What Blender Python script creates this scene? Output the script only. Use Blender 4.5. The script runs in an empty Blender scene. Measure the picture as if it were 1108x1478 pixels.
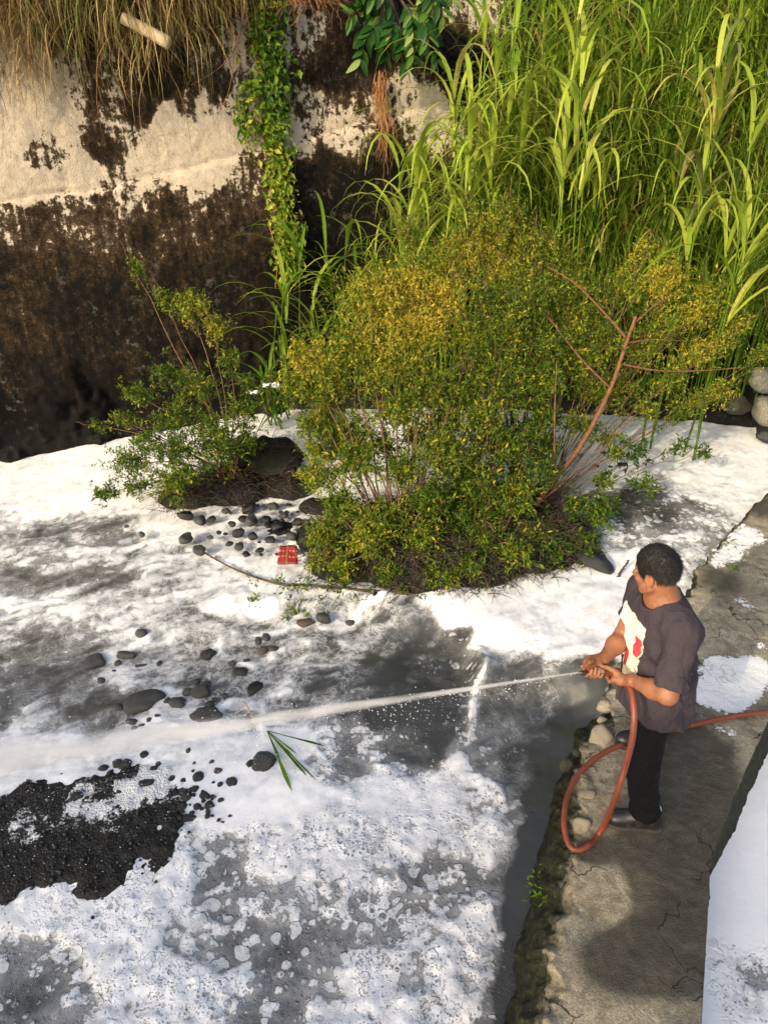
import bpy, math, random
import numpy as np
import openvdb
from mathutils import Vector, Matrix

random.seed(7)
RNG = np.random.default_rng(7)
S = bpy.context.scene
COL = S.collection

# ------------------------------------------------------------------ camera, sky, sun, exposure
CAM_H, PITCH, FPX = 3.4, math.radians(31), 1067.0
cd = bpy.data.cameras.new('camera'); cam = bpy.data.objects.new('camera', cd); COL.objects.link(cam)
cam.location = (0, 0, CAM_H); cam.rotation_euler = (math.pi/2-PITCH, 0, 0)
cd.sensor_fit = 'VERTICAL'; cd.sensor_height = 36; cd.lens = 36*FPX/1478; cd.clip_start = .05; cd.clip_end = 500
S.camera = cam
SUN = np.array([-.56, -.69, .46]); SUN /= np.linalg.norm(SUN)          # towards the sun
w = bpy.data.worlds.new('World'); S.world = w; w.use_nodes = True
nt = w.node_tree; bg = nt.nodes['Background']
sky = nt.nodes.new('ShaderNodeTexSky'); sky.sky_type = 'NISHITA'; sky.sun_disc = False
sky.sun_elevation = math.asin(SUN[2]); sky.sun_rotation = math.atan2(SUN[0], SUN[1])
sky.air_density = 1.0; sky.dust_density = 4.0; sky.ozone_density = .4
nt.links.new(sky.outputs[0], bg.inputs[0]); bg.inputs[1].default_value = .15
sl = bpy.data.lights.new('sun', 'SUN'); sl.energy = 2.0; sl.angle = math.radians(.6); sl.color = (1, .83, .58)
so = bpy.data.objects.new('sun', sl); COL.objects.link(so); so.location = tuple(SUN*20)
so.rotation_euler = Vector(SUN).to_track_quat('Z', 'Y').to_euler()
S.view_settings.view_transform = 'Standard'; S.view_settings.look = 'None'
S.view_settings.gamma = 1; S.view_settings.exposure = 1.0
S.cycles.max_bounces = 8; S.cycles.volume_bounces = 2; S.cycles.transparent_max_bounces = 12

# ------------------------------------------------------------------ measuring helpers
_c, _s = math.cos(PITCH), math.sin(PITCH)
def ray(x, y):
    X, Y = (x-554)/FPX, (y-739)/FPX
    return np.array([X, _c-_s*Y, -_s-_c*Y])
O0 = np.array([0, 0, CAM_H])
def on_z(x, y, z):
    d = ray(x, y); return O0+d*((z-CAM_H)/d[2])
def on_y(x, y, Y):
    d = ray(x, y); return O0+d*(Y/d[1])
def sst(a, b, x):
    t = np.clip((x-a)/(b-a), 0, 1); return t*t*(3-2*t)
def unit(v):
    v = np.asarray(v, float); return v/np.maximum(np.linalg.norm(v, axis=-1, keepdims=True), 1e-9)
def _hash(i, j, k, seed):
    n = (i*374761393+j*668265263+k*2147483647+seed*974711) & 0xffffffff
    n = ((n ^ (n >> 13))*1274126177) & 0xffffffff
    return ((n ^ (n >> 16)) & 0xffff)/65535.0
def vnoise(P, seed=0):
    P = np.asarray(P, float); I = np.floor(P).astype(np.int64); f = P-I; f = f*f*f*(f*(f*6-15)+10)
    i, j, k = I[..., 0], I[..., 1], I[..., 2]; x, y, z = f[..., 0], f[..., 1], f[..., 2]
    r = 0
    for a in (0, 1):
        for b in (0, 1):
            for c in (0, 1):
                r = r+_hash(i+a, j+b, k+c, seed)*(x if a else 1-x)*(y if b else 1-y)*(z if c else 1-z)
    return r*2-1
def fbm(P, sc=1.0, octv=4, rough=.5, seed=0):
    P = np.asarray(P, float)*sc; r = 0; a = 1.; t = 0
    for o in range(octv):
        r = r+a*vnoise(P*2**o+o*17.3, seed+o); t += a; a *= rough
    return r/t
def worley(P2, sc, seed=0):
    P = np.asarray(P2, float)*sc; I = np.floor(P).astype(np.int64); best = np.full(P.shape[:-1], 9.); rid = np.zeros(P.shape[:-1])
    z = np.zeros_like(I[..., 0])
    for a in (-1, 0, 1):
        for b in (-1, 0, 1):
            i, j = I[..., 0]+a, I[..., 1]+b
            dx = i+_hash(i, j, z, seed)-P[..., 0]; dy = j+_hash(i, j, z+1, seed)-P[..., 1]
            d = np.hypot(dx, dy); m = d < best; best = np.where(m, d, best); rid = np.where(m, _hash(i, j, z+2, seed), rid)
    return best, rid
def shepard(Q, C, vals, p=3.6):
    out = np.zeros((len(Q), vals.shape[1]))
    for s in range(0, len(Q), 40000):
        q = Q[s:s+40000]; d2 = ((q[:, None, :]-C[None])**2).sum(-1)+1e-5
        wt = d2**(-p/2); out[s:s+40000] = wt@vals/wt.sum(1, keepdims=True)
    return out
def spline(pts, n):
    pts = np.asarray(pts, float); m = len(pts)
    t = np.linspace(0, m-1, n); i = np.clip(t.astype(int), 0, m-2); f = (t-i)[:, None]
    P = np.vstack([2*pts[0]-pts[1], pts, 2*pts[-1]-pts[-2]])
    a, b, c, d = P[i], P[i+1], P[i+2], P[i+3]
    return .5*(2*b+(c-a)*f+(2*a-5*b+4*c-d)*f*f+(3*b-a-3*c+d)*f**3)

# ------------------------------------------------------------------ mesh helpers
def mesh(name, V, F, attrs=None, smooth=True):
    V = np.asarray(V, np.float32).reshape(-1, 3); Fs = F if isinstance(F, list) else [F]
    Fs = [np.asarray(f, np.int32) for f in Fs if len(f)]
    me = bpy.data.meshes.new(name); me.vertices.add(len(V)); me.vertices.foreach_set('co', V.ravel())
    lv = np.concatenate([f.ravel() for f in Fs]); cnt = np.concatenate([np.full(len(f), f.shape[1], np.int32) for f in Fs])
    st = np.concatenate([[0], np.cumsum(cnt)[:-1]]).astype(np.int32)
    me.loops.add(len(lv)); me.loops.foreach_set('vertex_index', lv)
    me.polygons.add(len(cnt)); me.polygons.foreach_set('loop_start', st); me.polygons.foreach_set('loop_total', cnt)
    me.polygons.foreach_set('use_smooth', np.full(len(cnt), smooth, bool))
    for k, v in (attrs or {}).items():
        a = me.attributes.new(k, 'FLOAT', 'POINT'); a.data.foreach_set('value', np.asarray(v, np.float32).ravel())
    me.update(calc_edges=True); me.validate()
    return me
def link(name, data, mat=None, parent=None, loc=None):
    o = bpy.data.objects.new(name, data); COL.objects.link(o)
    if mat is not None and data is not None and not len(data.materials): data.materials.append(mat)
    if parent is not None: o.parent = parent
    if loc is not None: o.location = tuple(loc)
    return o
def tag(o, label=None, cat=None, group=None, kind=None):
    if label: o['label'] = label
    if cat: o['category'] = cat
    if group: o['group'] = group
    if kind: o['kind'] = kind
    return o
def empty(name, loc, label, cat, group=None):
    o = bpy.data.objects.new(name, None); COL.objects.link(o); o.location = tuple(loc); o.empty_display_size = .1
    return tag(o, label, cat, group)
def sub(name, V, F, mat, parent, attrs=None, smooth=True):
    """a part whose points are given in world space under a parent that is only moved"""
    b = np.array(parent.location) if parent is not None else np.zeros(3)
    p = parent.parent if parent is not None else None
    while p is not None: b = b+np.array(p.location); p = p.parent
    return link(name, mesh(name, np.asarray(V)-b, F, attrs, smooth), mat, parent)
class Bag:
    def __init__(s): s.V = []; s.F = {}; s.A = {}; s.n = 0
    def add(s, V, F, **at):
        V = np.asarray(V).reshape(-1, 3); F = np.asarray(F); s.V.append(V); s.F.setdefault(F.shape[1], []).append(F+s.n); s.n += len(V)
        for k, v in at.items(): s.A.setdefault(k, []).append(np.full(len(V), float(v)) if np.ndim(v) == 0 else np.asarray(v, float).ravel())
        return s
    def get(s): return np.vstack(s.V), [np.vstack(f) for f in s.F.values()], {k: np.concatenate(v) for k, v in s.A.items()}
    def put(s, name, mat, parent=None, smooth=True):
        V, F, A = s.get()
        return sub(name, V, F, mat, parent, A, smooth)
def grid_faces(n, m, closed=False):
    i, j = np.meshgrid(np.arange(n-1), np.arange(m if closed else m-1), indexing='ij'); j2 = (j+1) % m
    return np.stack([i*m+j, i*m+j2, (i+1)*m+j2, (i+1)*m+j], -1).reshape(-1, 4)
def tube(P, R, k=6, cap=True):
    P = np.asarray(P, float); n = len(P); R = np.broadcast_to(np.asarray(R, float), (n,)).copy()
    T = unit(np.gradient(P, axis=0)); up = np.array([0, 0, 1.]) if abs(T[0, 2]) < .9 else np.array([1., 0, 0])
    A = np.zeros((n, 3)); a = unit(np.cross(T[0], up))
    for i in range(n):
        a = unit(a-T[i]*(a@T[i])); A[i] = a
    B = np.cross(T, A); th = np.linspace(0, 2*np.pi, k, endpoint=False)
    V = P[:, None]+R[:, None, None]*(A[:, None]*np.cos(th)[None, :, None]+B[:, None]*np.sin(th)[None, :, None])
    V = V.reshape(-1, 3); F = grid_faces(n, k, True)
    if cap:
        V = np.vstack([V, P[0]-T[0]*R[0]*.3, P[-1]+T[-1]*R[-1]*.5]); q = np.arange(k)
        F = [F, np.vstack([np.stack([(q+1) % k, q, np.full(k, n*k)], 1), np.stack([(n-1)*k+q, (n-1)*k+(q+1) % k, np.full(k, n*k+1)], 1)])]
        return V, F
    return V, [F]
def add_tube(bag, P, R, k=5, **at):
    V, F = tube(P, R, k); n = bag.n
    bag.add(V, F[0], **at)
    if len(F) > 1: bag.F.setdefault(3, []).append(F[1]+n)
def ribbons(C, Sd, fold=.25, N=None):
    """C (B,S,3) centre lines, Sd (B,S,3) half width vectors, N (B,S,3) normals: folded blades, three points across"""
    Bn, Sn = C.shape[:2]
    off = 0 if N is None else N*np.linalg.norm(Sd, axis=-1, keepdims=True)*fold
    V = np.stack([C-Sd+off, C, C+Sd+off], 2).reshape(-1, 3)
    b, s, q = np.meshgrid(np.arange(Bn), np.arange(Sn-1), np.arange(2), indexing='ij'); i = (b*Sn+s)*3+q
    return V, np.stack([i, i+1, i+4, i+3], -1).reshape(-1, 4)
def leaves(P, D, N, L, W):
    """small folded leaves: base, two sides, midrib point, tip"""
    D = unit(D); Sd = unit(np.cross(D, N)); N = np.cross(Sd, D); L = np.asarray(L)[:, None]; W = np.asarray(W)[:, None]
    m = P+D*L*.42-N*W*.22
    V = np.stack([P, P+D*L*.42+Sd*W*.5, m, P+D*L*.42-Sd*W*.5, P+D*L-N*L*.12], 1).reshape(-1, 3)
    i = np.arange(len(P))[:, None]*5
    F = np.concatenate([i+np.array([[0, 1, 2]]), i+np.array([[0, 2, 3]]), i+np.array([[2, 1, 4]]), i+np.array([[2, 4, 3]])])
    return V, F
def ico(n=2):
    import bmesh
    bm = bmesh.new(); bmesh.ops.create_icosphere(bm, subdivisions=n, radius=1)
    V = np.array([v.co[:] for v in bm.verts]); F = np.array([[v.index for v in f.verts] for f in bm.faces]); bm.free()
    return V, F

# ------------------------------------------------------------------ material helpers
class M:
    def __init__(s, name):
        s.m = bpy.data.materials.new(name); s.m.use_nodes = True; s.t = s.m.node_tree; s.p = s.t.nodes['Principled BSDF']; s.out = s.t.nodes['Material Output']
    def n(s, kind, **kw):
        nd = s.t.nodes.new('ShaderNode'+kind)
        for k, v in kw.items():
            if k.startswith('i_'):
                key = k[2:]; key = int(key) if key.isdigit() else key.replace('_', ' ')
                s.put(nd.inputs[key], v)
            else: setattr(nd, k, v)
        return nd
    def put(s, sock, v):
        if isinstance(v, bpy.types.NodeSocket): s.t.links.new(v, sock)
        elif isinstance(v, bpy.types.Node): s.t.links.new(v.outputs[0], sock)
        else:
            if sock.type == 'RGBA' and len(v) == 3: v = (*v, 1)
            sock.default_value = v
    def co(s): return s.n('TexCoord').outputs['Object']
    def at(s, name): return s.n('Attribute', attribute_name=name).outputs['Fac']
    def noise(s, sc, det=4, rough=.55, vec=None, dist=0):
        nd = s.n('TexNoise', i_Scale=sc, i_Detail=det, i_Roughness=rough, i_Distortion=dist)
        s.put(nd.inputs['Vector'], vec if vec is not None else s.co()); return nd.outputs['Fac']
    def noisec(s, sc, det=2, vec=None):
        nd = s.n('TexNoise', i_Scale=sc, i_Detail=det); s.put(nd.inputs['Vector'], vec if vec is not None else s.co()); return nd.outputs['Color']
    def vor(s, sc, vec=None, feature='F1', rnd=1.):
        nd = s.n('TexVoronoi', feature=feature, i_Scale=sc, i_Randomness=rnd); s.put(nd.inputs['Vector'], vec if vec is not None else s.co()); return nd
    def math(s, op, a, b=0., c=0.):
        nd = s.n('Math', operation=op); s.put(nd.inputs[0], a); s.put(nd.inputs[1], b); s.put(nd.inputs[2], c); return nd.outputs[0]
    def rng(s, v, a, b, c=0., d=1., smooth=True):
        nd = s.n('MapRange', interpolation_type='SMOOTHSTEP' if smooth else 'LINEAR')
        for i, q in enumerate((v, a, b, c, d)): s.put(nd.inputs[i], q)
        return nd.outputs[0]
    def mix(s, f, a, b, mode='MIX'):
        nd = s.n('Mix', data_type='RGBA', blend_type=mode); s.put(nd.inputs[0], f); s.put(nd.inputs[6], a); s.put(nd.inputs[7], b); return nd.outputs[2]
    def ramp(s, f, *st):
        nd = s.n('ValToRGB'); s.put(nd.inputs[0], f); e = nd.color_ramp.elements
        while len(e) < len(st): e.new(.5)
        for q, (p, c) in zip(e, st): q.position = p; q.color = (*c, 1)
        return nd.outputs[0]
    def vm(s, op, a, b):
        nd = s.n('VectorMath', operation=op); s.put(nd.inputs[0], a)
        if op == 'SCALE': s.put(nd.inputs['Scale'], b)
        else: s.put(nd.inputs[1], b)
        return nd.outputs[0]
    def bump(s, h, dist=.01, strength=1., normal=None):
        nd = s.n('Bump', i_Strength=strength, i_Distance=dist, i_Height=h)
        if normal is not None: s.put(nd.inputs['Normal'], normal)
        return nd.outputs[0]
    def wr(s):
        mp = s.n('Mapping'); s.put(mp.inputs[0], s.co()); mp.inputs['Rotation'].default_value = (.5, .3, 0); mp.inputs['Scale'].default_value = (1.6, 1.6, .8); return mp.outputs[0]
    def set(s, **kw):
        for k, v in kw.items(): s.put(s.p.inputs[k.replace('_', ' ')], v)
        return s.m
    def leafy(s, col, trans=.35, rough=.5):
        s.set(Base_Color=col, Roughness=rough); s.p.inputs['Specular IOR Level'].default_value = .2
        tr = s.n('BsdfTranslucent', i_Color=col); mx = s.n('MixShader', i_0=trans)
        s.t.links.new(s.p.outputs[0], mx.inputs[1]); s.t.links.new(tr.outputs[0], mx.inputs[2]); s.t.links.new(mx.outputs[0], s.out.inputs[0])
        return s.m

# ------------------------------------------------------------------ water levels and foam cover
PW = [(0,690,-.36),(200,640,-.32),(370,610,-.27),(700,640,-.2),(1000,640,-.18),(1108,660,-.18),(930,740,-.19),(900,900,-.2),(850,950,-.2),(780,930,-.21),(720,900,-.22),(700,955,-.25),
      (640,860,-.24),(560,850,-.28),(620,920,-.44),(660,970,-.45),(500,900,-.42),(400,900,-.42),(300,860,-.40),(200,820,-.38),(100,780,-.37),(230,950,-.43),(0,900,-.42),
      (100,1050,-.45),(400,1050,-.45),(800,1040,-.44),(760,1080,-.46),(600,1150,-.46),(300,1250,-.46),(0,1350,-.46),(700,1400,-.46),(400,1478,-.46),(480,860,-.32),(520,850,-.30),(420,850,-.36)]
WC = np.array([on_z(x, y, z) for x, y, z in PW])
def water_z(Q):
    return shepard(np.asarray(Q)[:, :2], WC[:, :2], WC[:, 2:3], 3.0)[:, 0]
PF = """0,690,1,0 100,660,1,0 200,640,1,0 300,620,1,0 420,640,.95,0 60,720,.97,0 150,710,.95,0 250,735,.9,0 0,745,.85,.2 0,780,.66,.3 80,765,.6,.3 150,765,.62,.3 225,790,.8,.1 60,820,.56,.3
150,825,.56,.3 230,840,.68,.1 290,840,.9,0 330,860,.88,0 260,825,.8,0 390,850,.9,0 20,890,.56,.2 100,880,.58,.2 180,890,.52,.2 260,880,.42,0 300,905,.38,0 360,915,.42,0 40,965,.16,.3 100,945,.22,.3 20,1010,.3,.4 130,995,.3,.3
190,955,.6,.3 90,990,.2,.2 150,1030,.22,.3 60,1040,.6,.3 250,965,.45,0 230,1010,.62,.2 330,1000,.4,0 400,990,.42,0 300,1055,.85,0 100,1075,.9,0 200,1065,.85,0 20,1080,.9,0 450,905,.38,0 480,950,.4,0 420,950,.4,0
500,885,.46,0 540,905,.28,0 600,905,.12,.3 560,940,.24,.1 620,950,.14,.4 660,930,.2,.5 580,980,.08,.2 650,980,.1,.6 520,1010,.2,0 450,1020,.26,0 560,1040,.06,.4 620,1030,.05,.5 600,1085,.2,.8 520,1075,.36,.8 480,1095,.52,.8
740,1020,.16,.3 780,1000,.2,.2 800,1050,.1,.1 740,1080,.32,.4 700,1100,.45,.5 790,1100,.08,.1 810,1005,.1,.1 500,850,.97,0 560,862,1,0 620,882,1,0 690,870,1,0 670,905,.95,0 700,940,.92,0 760,950,.9,.3 800,920,.93,.2 850,900,.95,.1 800,962,.95,.2 860,955,.88,.2
730,850,1,0 830,870,.9,.1 890,840,.95,.1 900,640,.98,0 1000,620,1,0 1080,640,1,0 1050,690,.95,.1 1000,705,.85,.2 860,700,.95,.1 920,735,.12,.8 950,760,.2,.8 1000,765,.45,.8 890,750,.2,.8 1060,735,.9,.3 980,800,.62,.7 850,755,.6,.4
790,660,.95,0 850,640,.97,0 940,900,.9,.1 420,1080,1,0 350,1110,1,0 400,1150,1,.1 330,1180,.97,.1 450,1140,.97,.2 550,1150,.97,.3 620,1140,.95,.3 650,1120,.85,.4 700,1150,.62,.6 740,1170,.42,.4 760,1120,.16,.3 690,1205,.95,.5
730,1230,.5,.2 600,1200,.92,.7 500,1220,.88,.8 400,1230,.93,.8 330,1260,.3,1 312,1230,.5,1 320,1310,.25,1 340,1350,.36,1 400,1300,.72,1 480,1300,.62,1 560,1280,.66,1 640,1270,.4,1 660,1250,.3,1 600,1330,.48,1 700,1320,.97,.6 690,1355,.97,.6
735,1380,.55,.5 650,1370,.7,1 640,1310,.5,1 260,1250,.9,.5 200,1340,.97,.6 120,1330,1,.5 40,1320,.98,.4 20,1380,.3,.8 60,1400,.36,.8 30,1440,.2,.8 90,1450,.34,.8 150,1400,.93,.5 250,1420,.95,.7 160,1455,.75,.7 330,1430,.78,.8 420,1400,.4,1
400,1455,.34,1 380,1370,.36,1 470,1380,.5,1 520,1420,.82,1 470,1450,.82,1 580,1460,.8,1 560,1390,.72,1 600,1410,.5,1 660,1420,.6,1 690,1450,.62,.9 722,1430,.5,.4 250,1300,.9,.5 300,1330,.65,.7 742,1310,.3,.2 752,1260,.14,.1 762,1200,.12,.1 640,1450,.4,1"""
PF = np.array([[float(v) for v in t.split(',')] for t in PF.split()])
PF[PF[:, 1] > 1100, 2] += .07
PF[(PF[:, 0] < 320) & (PF[:, 1] > 735) & (PF[:, 1] < 842), 2] -= .17
PF[(PF[:, 0] < 430) & (PF[:, 1] > 862) & (PF[:, 1] < 1032), 2] += .06
FC = np.array([on_z(x, y, -.42 if y > 860 else -.3) for x, y in PF[:, :2]])[:, :2]

# ------------------------------------------------------------------ retaining wall frame
B0, B1 = on_z(0, 665, -.36), on_z(370, 600, -.30)
WE = unit(np.array([B1[0]-B0[0], B1[1]-B0[1], 0])); WB = np.array([-WE[1], WE[0], 0])       # along, backward
BAT = math.radians(7); WU = np.array([0, 0, 1])*math.cos(BAT)+WB*math.sin(BAT); WN = np.cross(WE, WU)
def wall_p(u, h, out=0.): return B0+np.asarray(u)[..., None]*WE+np.asarray(h)[..., None]*WU+np.asarray(out)[..., None]*WN
def on_wall(x, y):
    d = ray(x, y); t = ((B0-O0)@WN)/(d@WN); p = O0+d*t-B0; return p@WE, p@WU
def px_wall(x, y, out=.0):
    u, h = on_wall(x, y); return wall_p(u, h, out)

# ------------------------------------------------------------------ materials
def mat_wall():
    m = M('stained_concrete'); P = m.co(); pale = m.at('pale')
    n1 = m.noise(2.6, 6, .62, P, .4); n2 = m.noise(14, 6, .7, P); n3 = m.noise(60, 4, .7, P); mv = m.n('Mapping'); m.put(mv.inputs[0], P); mv.inputs['Scale'].default_value = (7, 7, .9)
    st = m.noise(2.2, 5, .6, mv.outputs[0])
    f = m.math('ADD', pale, m.math('MULTIPLY', m.math('SUBTRACT', n1, .5), .42))
    f = m.math('ADD', f, m.math('MULTIPLY', m.math('SUBTRACT', n2, .5), .85))
    f = m.math('ADD', f, m.math('MULTIPLY', m.math('SUBTRACT', st, .5), .55)); f = m.math('ADD', f, m.math('MULTIPLY', m.math('SUBTRACT', n3, .5), .25))
    low = m.ramp(m.math('ADD', f, m.math('MULTIPLY', m.math('SUBTRACT', n3, .5), .5)), (.05, (.0035, .0033, .003)), (.26, (.008, .0065, .0045)), (.44, (.030, .019, .0095)), (.68, (.105, .072, .040)))
    pl = m.ramp(m.math('ADD', m.math('MULTIPLY', n2, .6), m.math('MULTIPLY', n3, .4)), (.3, (.27, .22, .155)), (.5, (.47, .40, .30)), (.72, (.60, .53, .42)))
    c = m.mix(m.rng(f, .53, .62), low, pl)
    # grey lichen crusts on the dark part
    li = m.math('MULTIPLY', m.rng(m.noise(9, 7, .75, P), .55, .66), m.rng(m.noise(1.3, 3, .5, P), .42, .6))
    c = m.mix(m.math('MULTIPLY', li, .5), c, (.15, .135, .11))
    h = m.math('ADD', m.math('MULTIPLY', n2, .6), m.math('MULTIPLY', n3, .5)); h = m.math('ADD', h, m.math('MULTIPLY', m.rng(f, .545, .6), .5))
    m.p.inputs['Specular IOR Level'].default_value = .12
    return m.set(Base_Color=c, Roughness=m.rng(m.at('wet'), 0, 1, .95, .6), Normal=m.bump(h, .02, .9))
def mat_ledge():
    m = M('weathered_concrete'); P = m.co(); rough = m.at('edge'); foam = m.at('foam'); wet = m.at('wet')
    n1 = m.noise(3.2, 6, .6, P, .3); n2 = m.noise(18, 6, .7, P); n3 = m.noise(90, 4, .7, P); n4 = m.noise(45, 3, .8, P)
    c = m.ramp(m.math('ADD', m.math('MULTIPLY', n1, .55), m.math('MULTIPLY', n2, .45)), (.34, (.13, .112, .078)), (.5, (.31, .27, .19)), (.64, (.52, .455, .33)))
    c = m.mix(m.rng(n3, .35, .62, .55, 0), c, (.10, .085, .06)); c = m.mix(m.rng(n4, .60, .70, 0, .8), c, (.055, .05, .038))
    c = m.mix(m.math('MULTIPLY', m.rng(m.noise(6.5, 6, .7, P, .5), .47, .62), .55), c, (.075, .064, .042)); ce = m.vor(2.1, m.vm('ADD', P, m.vm('SCALE', m.noisec(5, 4, P), .5)), 'DISTANCE_TO_EDGE').outputs['Distance']; ck_ = m.math('MULTIPLY', m.rng(ce, .014, .003), m.rng(m.noise(2.4, 2, .5, P), .48, .56)); c = m.mix(m.math('MULTIPLY', ck_, .9), c, (.02, .018, .013))
    wt = m.math('ADD', wet, m.math('MULTIPLY', m.math('SUBTRACT', n1, .5), .9)); wt = m.math('ADD', wt, m.math('MULTIPLY', m.math('SUBTRACT', n2, .5), .35)); wt = m.rng(wt, .34, .72)  # the wet mask also carries shadow painted on the ledge
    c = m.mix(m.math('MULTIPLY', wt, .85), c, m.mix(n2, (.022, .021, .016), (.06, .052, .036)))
    mo = m.rng(m.math('ADD', rough, m.math('MULTIPLY', m.math('SUBTRACT', n2, .5), 1.0)), .35, .66)
    moss = m.ramp(m.noise(26, 5, .75, P), (.38, (.007, .007, .004)), (.52, (.020, .019, .011)), (.60, (.026, .036, .008)), (.74, (.10, .09, .06)))
    c = m.mix(mo, c, moss)
    ff = m.rng(m.math('ADD', foam, m.math('ADD', m.math('MULTIPLY', m.math('SUBTRACT', n2, .5), 1.3), m.math('MULTIPLY', m.math('SUBTRACT', n4, .5), .8))), .50, .58)
    c = m.mix(ff, c, m.mix(n4, (.60, .60, .58), (.82, .82, .81)))
    h = m.math('ADD', m.math('MULTIPLY', n2, .4), m.math('MULTIPLY', n3, .6)); h = m.math('ADD', h, m.math('MULTIPLY', ff, .5))
    h = m.math('SUBTRACT', h, m.math('MULTIPLY', ck_, .8)); ro = m.math('SUBTRACT', .92, m.math('MULTIPLY', wt, .45))
    m.p.inputs['Specular IOR Level'].default_value = .18
    return m.set(Base_Color=c, Roughness=m.mix(ff, m.mix(mo, ro, (.75, .75, .75)), (.7, .7, .7)), Normal=m.bump(h, .012, 1.))
def mat_water(name='foamy_water'):
    m = M(name); P = m.co(); F = m.at('foam'); B = m.at('bubble')
    wv = m.vm('SCALE', m.vm('SUBTRACT', m.noisec(5, 3, P), (.5, .5, .5)), .16); Pw = m.vm('ADD', P, wv)
    wv2 = m.vm('SCALE', m.vm('SUBTRACT', m.noisec(26, 2, P), (.5, .5, .5)), .014); Pb = m.vm('ADD', P, wv2)
    n1 = m.noise(13, 6, .68, Pw); n2 = m.noise(48, 5, .7, Pb); n3 = m.noise(130, 3, .7, P)
    f = m.math('ADD', F, m.math('MULTIPLY', m.math('SUBTRACT', n1, .5), .95)); f = m.math('ADD', f, m.math('MULTIPLY', m.math('SUBTRACT', n2, .5), .40)); va = m.vor(7.5, Pb).outputs['Distance']; vb = m.vor(19, Pb).outputs['Distance']; pf = m.math('ADD', m.math('MULTIPLY', m.math('SUBTRACT', .46, va), .75), m.math('MULTIPLY', m.math('SUBTRACT', .46, vb), .6)); f = m.math('ADD', f, m.math('MULTIPLY', pf, m.math('MULTIPLY', m.rng(B, .15, .6), m.rng(F, 1.0, .7, .25, 1.))))
    soft = m.rng(f, .36, .72); crisp = m.rng(f, .49, .56); cover = m.n('Mix', data_type='FLOAT', i_0=B); m.put(cover.inputs[2], soft); m.put(cover.inputs[3], crisp); cover = cover.outputs[0]
    def spots(sc, hi, soft=.03, vec=Pb, mode='lt', gate=None):
        v = m.vor(sc, vec); sep = m.n('SeparateColor'); m.put(sep.inputs[0], v.outputs['Color']); r = m.math('MULTIPLY', m.math('POWER', sep.outputs[0], 2.2), hi)
        d = m.math('SUBTRACT', v.outputs['Distance'], r); return m.rng(d, soft, -soft*.3), sep.outputs[1]
    h1, _ = spots(20, .46, .05); h2, _ = spots(46, .52, .08); h3, _ = spots(95, .55, .12)
    clus = m.rng(m.noise(5, 3, .6, P), .46, .60)
    holes = m.math('MAXIMUM', m.math('MULTIPLY', h1, clus), m.math('MAXIMUM', m.math('MULTIPLY', h2, m.rng(m.noise(8, 3, .6, P), .44, .62)), m.math('MULTIPLY', h3, clus)))
    holes = m.math('MULTIPLY', holes, m.math('MULTIPLY', m.rng(B, .1, .7), m.rng(f, 1.45, .8, .3, 1)))
    cover = m.math('MULTIPLY', cover, m.math('SUBTRACT', 1., m.math('MULTIPLY', holes, .95)))
    b1, _ = spots(11, .56, .04, Pw); b2, _ = spots(33, .5, .1, Pw)
    bl = m.math('MULTIPLY', m.math('MAXIMUM', m.math('MULTIPLY', b1, m.rng(m.noise(6, 2, .5, P), .40, .5)), m.math('MULTIPLY', b2, m.rng(m.noise(7, 3, .6, P), .48, .58))), m.math('MULTIPLY', m.rng(B, .2, .6), m.rng(F, .0, .25)))
    cover = m.math('MAXIMUM', cover, m.math('MULTIPLY', bl, .92))
    rdg = m.rng(m.math('ABSOLUTE', m.math('SUBTRACT', m.noise(4.5, 5, .62, Pw, 1.2), .5)), .045, .0); rdg2 = m.rng(m.math('ABSOLUTE', m.math('SUBTRACT', m.noise(11, 4, .6, Pw, .8), .5)), .05, .0)
    lace = m.math('MULTIPLY', m.math('MAXIMUM', rdg, m.math('MULTIPLY', rdg2, .75)), m.rng(F, .08, .5)); cover = m.math('MAXIMUM', cover, m.math('MULTIPLY', lace, m.rng(B, .05, .45, .75, .10)))
    film = m.rng(m.math('ADD', F, m.math('MULTIPLY', m.math('SUBTRACT', n1, .5), .5)), .05, .9)
    dark = m.mix(m.noise(4, 4, .6, Pw), (.030, .031, .027), (.064, .065, .059)); dark = m.mix(film, dark, (.32, .325, .32))
    tk = m.rng(m.math('ADD', f, m.math('MULTIPLY', m.math('SUBTRACT', m.noise(5, 5, .6, Pw), .5), 1.1)), .45, 1.2); white = m.mix(tk, (.44, .45, .455), (.79, .79, .78)); white = m.mix(m.math('MULTIPLY', m.math('MAXIMUM', rdg, rdg2), .22), white, (.9, .9, .89))
    edge = m.vor(60, Pb, 'DISTANCE_TO_EDGE').outputs['Distance']
    white = m.mix(m.math('MULTIPLY', m.rng(edge, .12, .0), m.math('MULTIPLY', B, .25)), white, (.9, .9, .9))
    c = m.mix(cover, dark, white)
    h = m.math('ADD', m.math('MULTIPLY', cover, .9), m.math('MULTIPLY', n2, .16)); h = m.math('ADD', h, m.math('MULTIPLY', n3, .06)); h = m.math('SUBTRACT', h, m.math('MULTIPLY', holes, .6)); h = m.math('ADD', h, m.math('MULTIPLY', bl, .6)); h = m.math('ADD', h, m.math('MULTIPLY', m.math('MULTIPLY', pf, B), .5)); h = m.math('ADD', h, m.math('MULTIPLY', n1, .35))
    mm = m.set(Base_Color=c, Roughness=m.rng(cover, 0, .6, .14, .7), Normal=m.bump(h, .015, m.rng(B, 0, .6, .28, .85))); m.p.inputs['Specular IOR Level'].default_value = .45; return mm
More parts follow.
